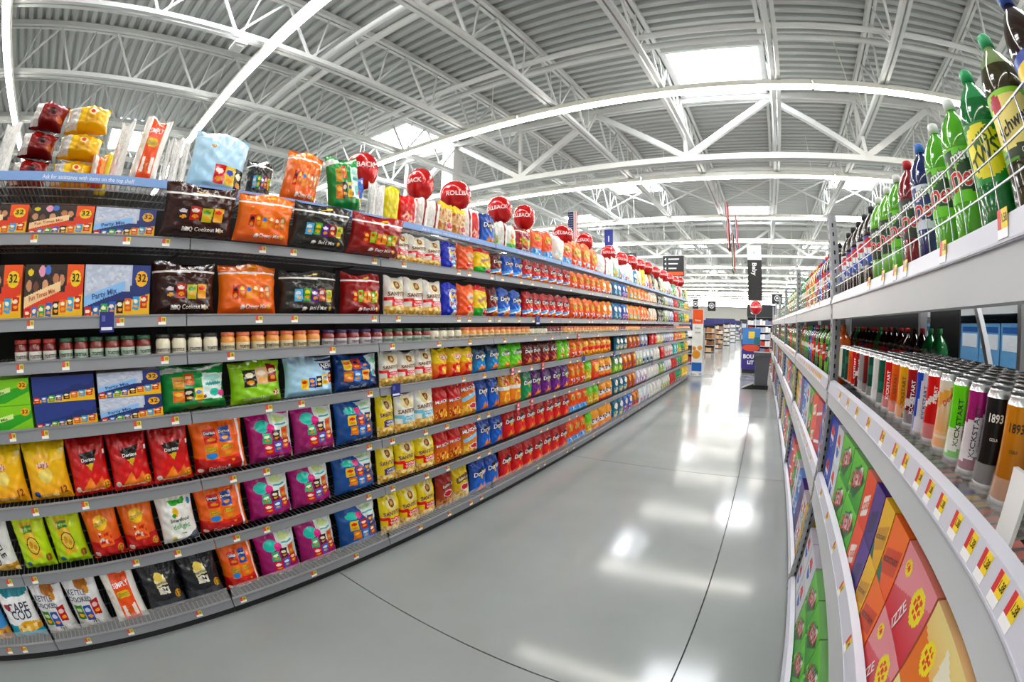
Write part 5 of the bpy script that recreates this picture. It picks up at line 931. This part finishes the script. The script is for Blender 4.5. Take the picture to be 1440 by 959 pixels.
# hanging signs and flags
def hung(name, x0, x1, z0, z1, y, label, cat='hanging sign', base='17181a'):
    t = empty(name, ((x0 + x1) / 2, y, z0)); tag(t, label, cat)
    MB().box(-(x1 - x0) / 2, (x1 - x0) / 2, -.015, .015, 0, z1 - z0, base).build('sign_board', PAINT, t)
    m = MB(); m.bar((-(x1 - x0) * .4, 0, z1 - z0), (-(x1 - x0) * .4, 0, 6.1 - z0), .008, 'c8c8c8'); m.bar(((x1 - x0) * .4, 0, z1 - z0), ((x1 - x0) * .4, 0, 6.1 - z0), .008, 'c8c8c8'); m.build('hanger_wire', PAINT, t)
    return t
def disc(m, cx, cz, r0, r1, y, c, n=28):
    m.add([(cx + rr * math.cos(2 * math.pi * i / n), y, cz + rr * math.sin(2 * math.pi * i / n)) for rr in (r0, r1) for i in range(n)], [(i, (i + 1) % n, n + (i + 1) % n, n + i) for i in range(n)], c)
t = hung('hanging_banner', -.46, .08, 2.47, 4.42, 16, 'tall black hanging banner with white top reading Baby', base='17181a')
m = MB(); sheet(m, -.268, .268, 1.42, 1.945, -.018, 'f2f4f4'); m.build('white_panel', INK, t)
m = MB(); disc(m, 0, 1.69, .17, .18, -.024, '5c8ca0'); words(m, 'B', 0, 1.68, .10, -.024, '6c98a8'); m.build('round_emblem', INK, t)
m = MB(); words(m, 'Baby', -.02, 1.10, .17, -.018, 'f4f4f4', -math.pi / 2); m.build('lettering', INK, t)
t = hung('direction_sign', -3.46, -2.72, 3.2, 3.9, 15, 'black hanging direction sign with orange bottom stripe', base='1e2024')
m = MB(); sheet(m, -.36, .36, .02, .14, -.018, 'ea5420'); m.build('orange_stripe', INK, t)
m = MB()
for j, zz in enumerate((.58, .42, .26)): m.box(-.17, .22 - .05 * j, -.019, -.017, zz - .022, zz + .022, 'd8dadc'); m.add([(-.32, -.018, zz), (-.25, -.018, zz + .05), (-.25, -.018, zz - .05)], [(0, 1, 2)], 'e8eaec')
m.build('lettering', INK, t)
m = MB().box(.37, .39, 0, .5, 0, .7, '3a3c40'); m.build('side_board', PAINT, t)
for x0, x1, z0, z1, y, lb in ((-3.2, -2.93, 2.2, 2.67, 20, 'small black square sign hanging left of the far aisle'), (-2.53, -2.15, 2.18, 2.6, 20.4, 'small black aisle sign with round emblem, centre left'), (.54, 1.04, 2.52, 2.98, 19.8, 'black square sign with ring emblem above the rack')):
    t = hung('aisle_sign', x0, x1, z0, z1, y, lb); m = MB(); disc(m, 0, (z1 - z0) * .58, .10, .125, -.018, 'e8eaea'); m.box(-.05, .05, -.019, -.017, (z1 - z0) * .58 - .04, (z1 - z0) * .58 + .04, 'd8dada'); m.build('round_emblem', INK, t)
t = empty('hanging_flag', (-5.55, 12, 3.7)); tag(t, 'American flag hanging upright above the snack shelves', 'flag')
m = MB()
for i in range(13): m.box(-.16 + i * .0246, -.16 + (i + 1) * .0246, -.004 + .012 * math.sin(i), .004 + .012 * math.sin(i), 0, 1.22, 'b82030' if i % 2 == 0 else 'f0eeea')
m.build('striped_cloth', mat('flag_cloth', attr=True, rough=.8), t)
m = MB().box(-.165, .01, -.02, .018, .55, 1.225, '26305c')
for i in range(4):
    for j in range(9): m.box(-.145 + i * .042, -.130 + i * .042, -.023, -.0195, .58 + j * .07, .595 + j * .07, 'e8e8ee')
m.build('star_field', MATS['flag_cloth'], t)
m = MB().bar((-.2, 0, 1.23), (.2, 0, 1.23), .02, 'd8d8d8'); m.bar((0, 0, 1.23), (0, 0, 2.4), .008, 'c8c8c8'); m.build('rod', PAINT, t)
t = empty('hanging_pennant', (-5.13, 14, 4.05)); tag(t, 'small blue square sign hanging above the balloons', 'sign')
MB().box(-.15, .15, -.01, .01, 0, .68, '232f86').build('sign_board', PAINT, t); m = MB(); m.box(-.02, .02, -.013, -.011, .25, .45, 'e8ecf6'); m.build('emblem', INK, t)
MB().bar((0, 0, .68), (0, 0, 2.05), .01, 'c8c8c8').build('hanger_wire', PAINT, t)
t = empty('hanging_pennant', (-4.6, 14.6, 3.55)); tag(t, 'dark grey hanging sign beside the blue one', 'sign')
MB().box(-.28, .28, -.01, .01, 0, .42, '33363a').build('sign_board', PAINT, t); m = MB(); m.box(-.04, .05, -.013, -.011, .12, .32, 'd8dadc'); m.build('emblem', INK, t)
MB().bar((0, 0, .42), (0, 0, 2.55), .01, 'c8c8c8').build('hanger_wire', PAINT, t)
for i, (x, z0, z1, cs, lb) in enumerate(((-.91, 3.72, 5.1, ['b83040', 'f0e8e8', 'b83040'], 'narrow red and white flag seen edge-on near the banner'), (-.79, 3.07, 4.18, ['2c2c30', '3c8c4c', 'f0f0f0', 'a82c34'], 'narrow dark flag seen edge-on near the banner'), (-.66, 3.8, 4.68, ['3060b0', 'f2f2f4', 'c83038'], 'narrow blue, white and red flag seen edge-on'))):
    t = empty('hanging_flag', (x, 12.9, z0)); tag(t, lb, 'flag')
    m = MB(); n = len(cs)
    for j, c in enumerate(cs): m.box(-.03 + .06 * j / n, -.03 + .06 * (j + 1) / n, -.3, .3, .02 * j, z1 - z0, c)
    m.build('cloth', MATS['flag_cloth'], t); m = MB().bar((0, -.32, z1 - z0), (0, .32, z1 - z0), .02, 'd0d0d0'); m.bar((0, 0, z1 - z0), (0, 0, 6.1 - z0), .008, 'c8c8c8'); m.build('rod', PAINT, t)

dups = {k: v for k, v in LABELS.items() if v > 1}
print('DUP LABELS', len(dups), list(dups.items())[:20])
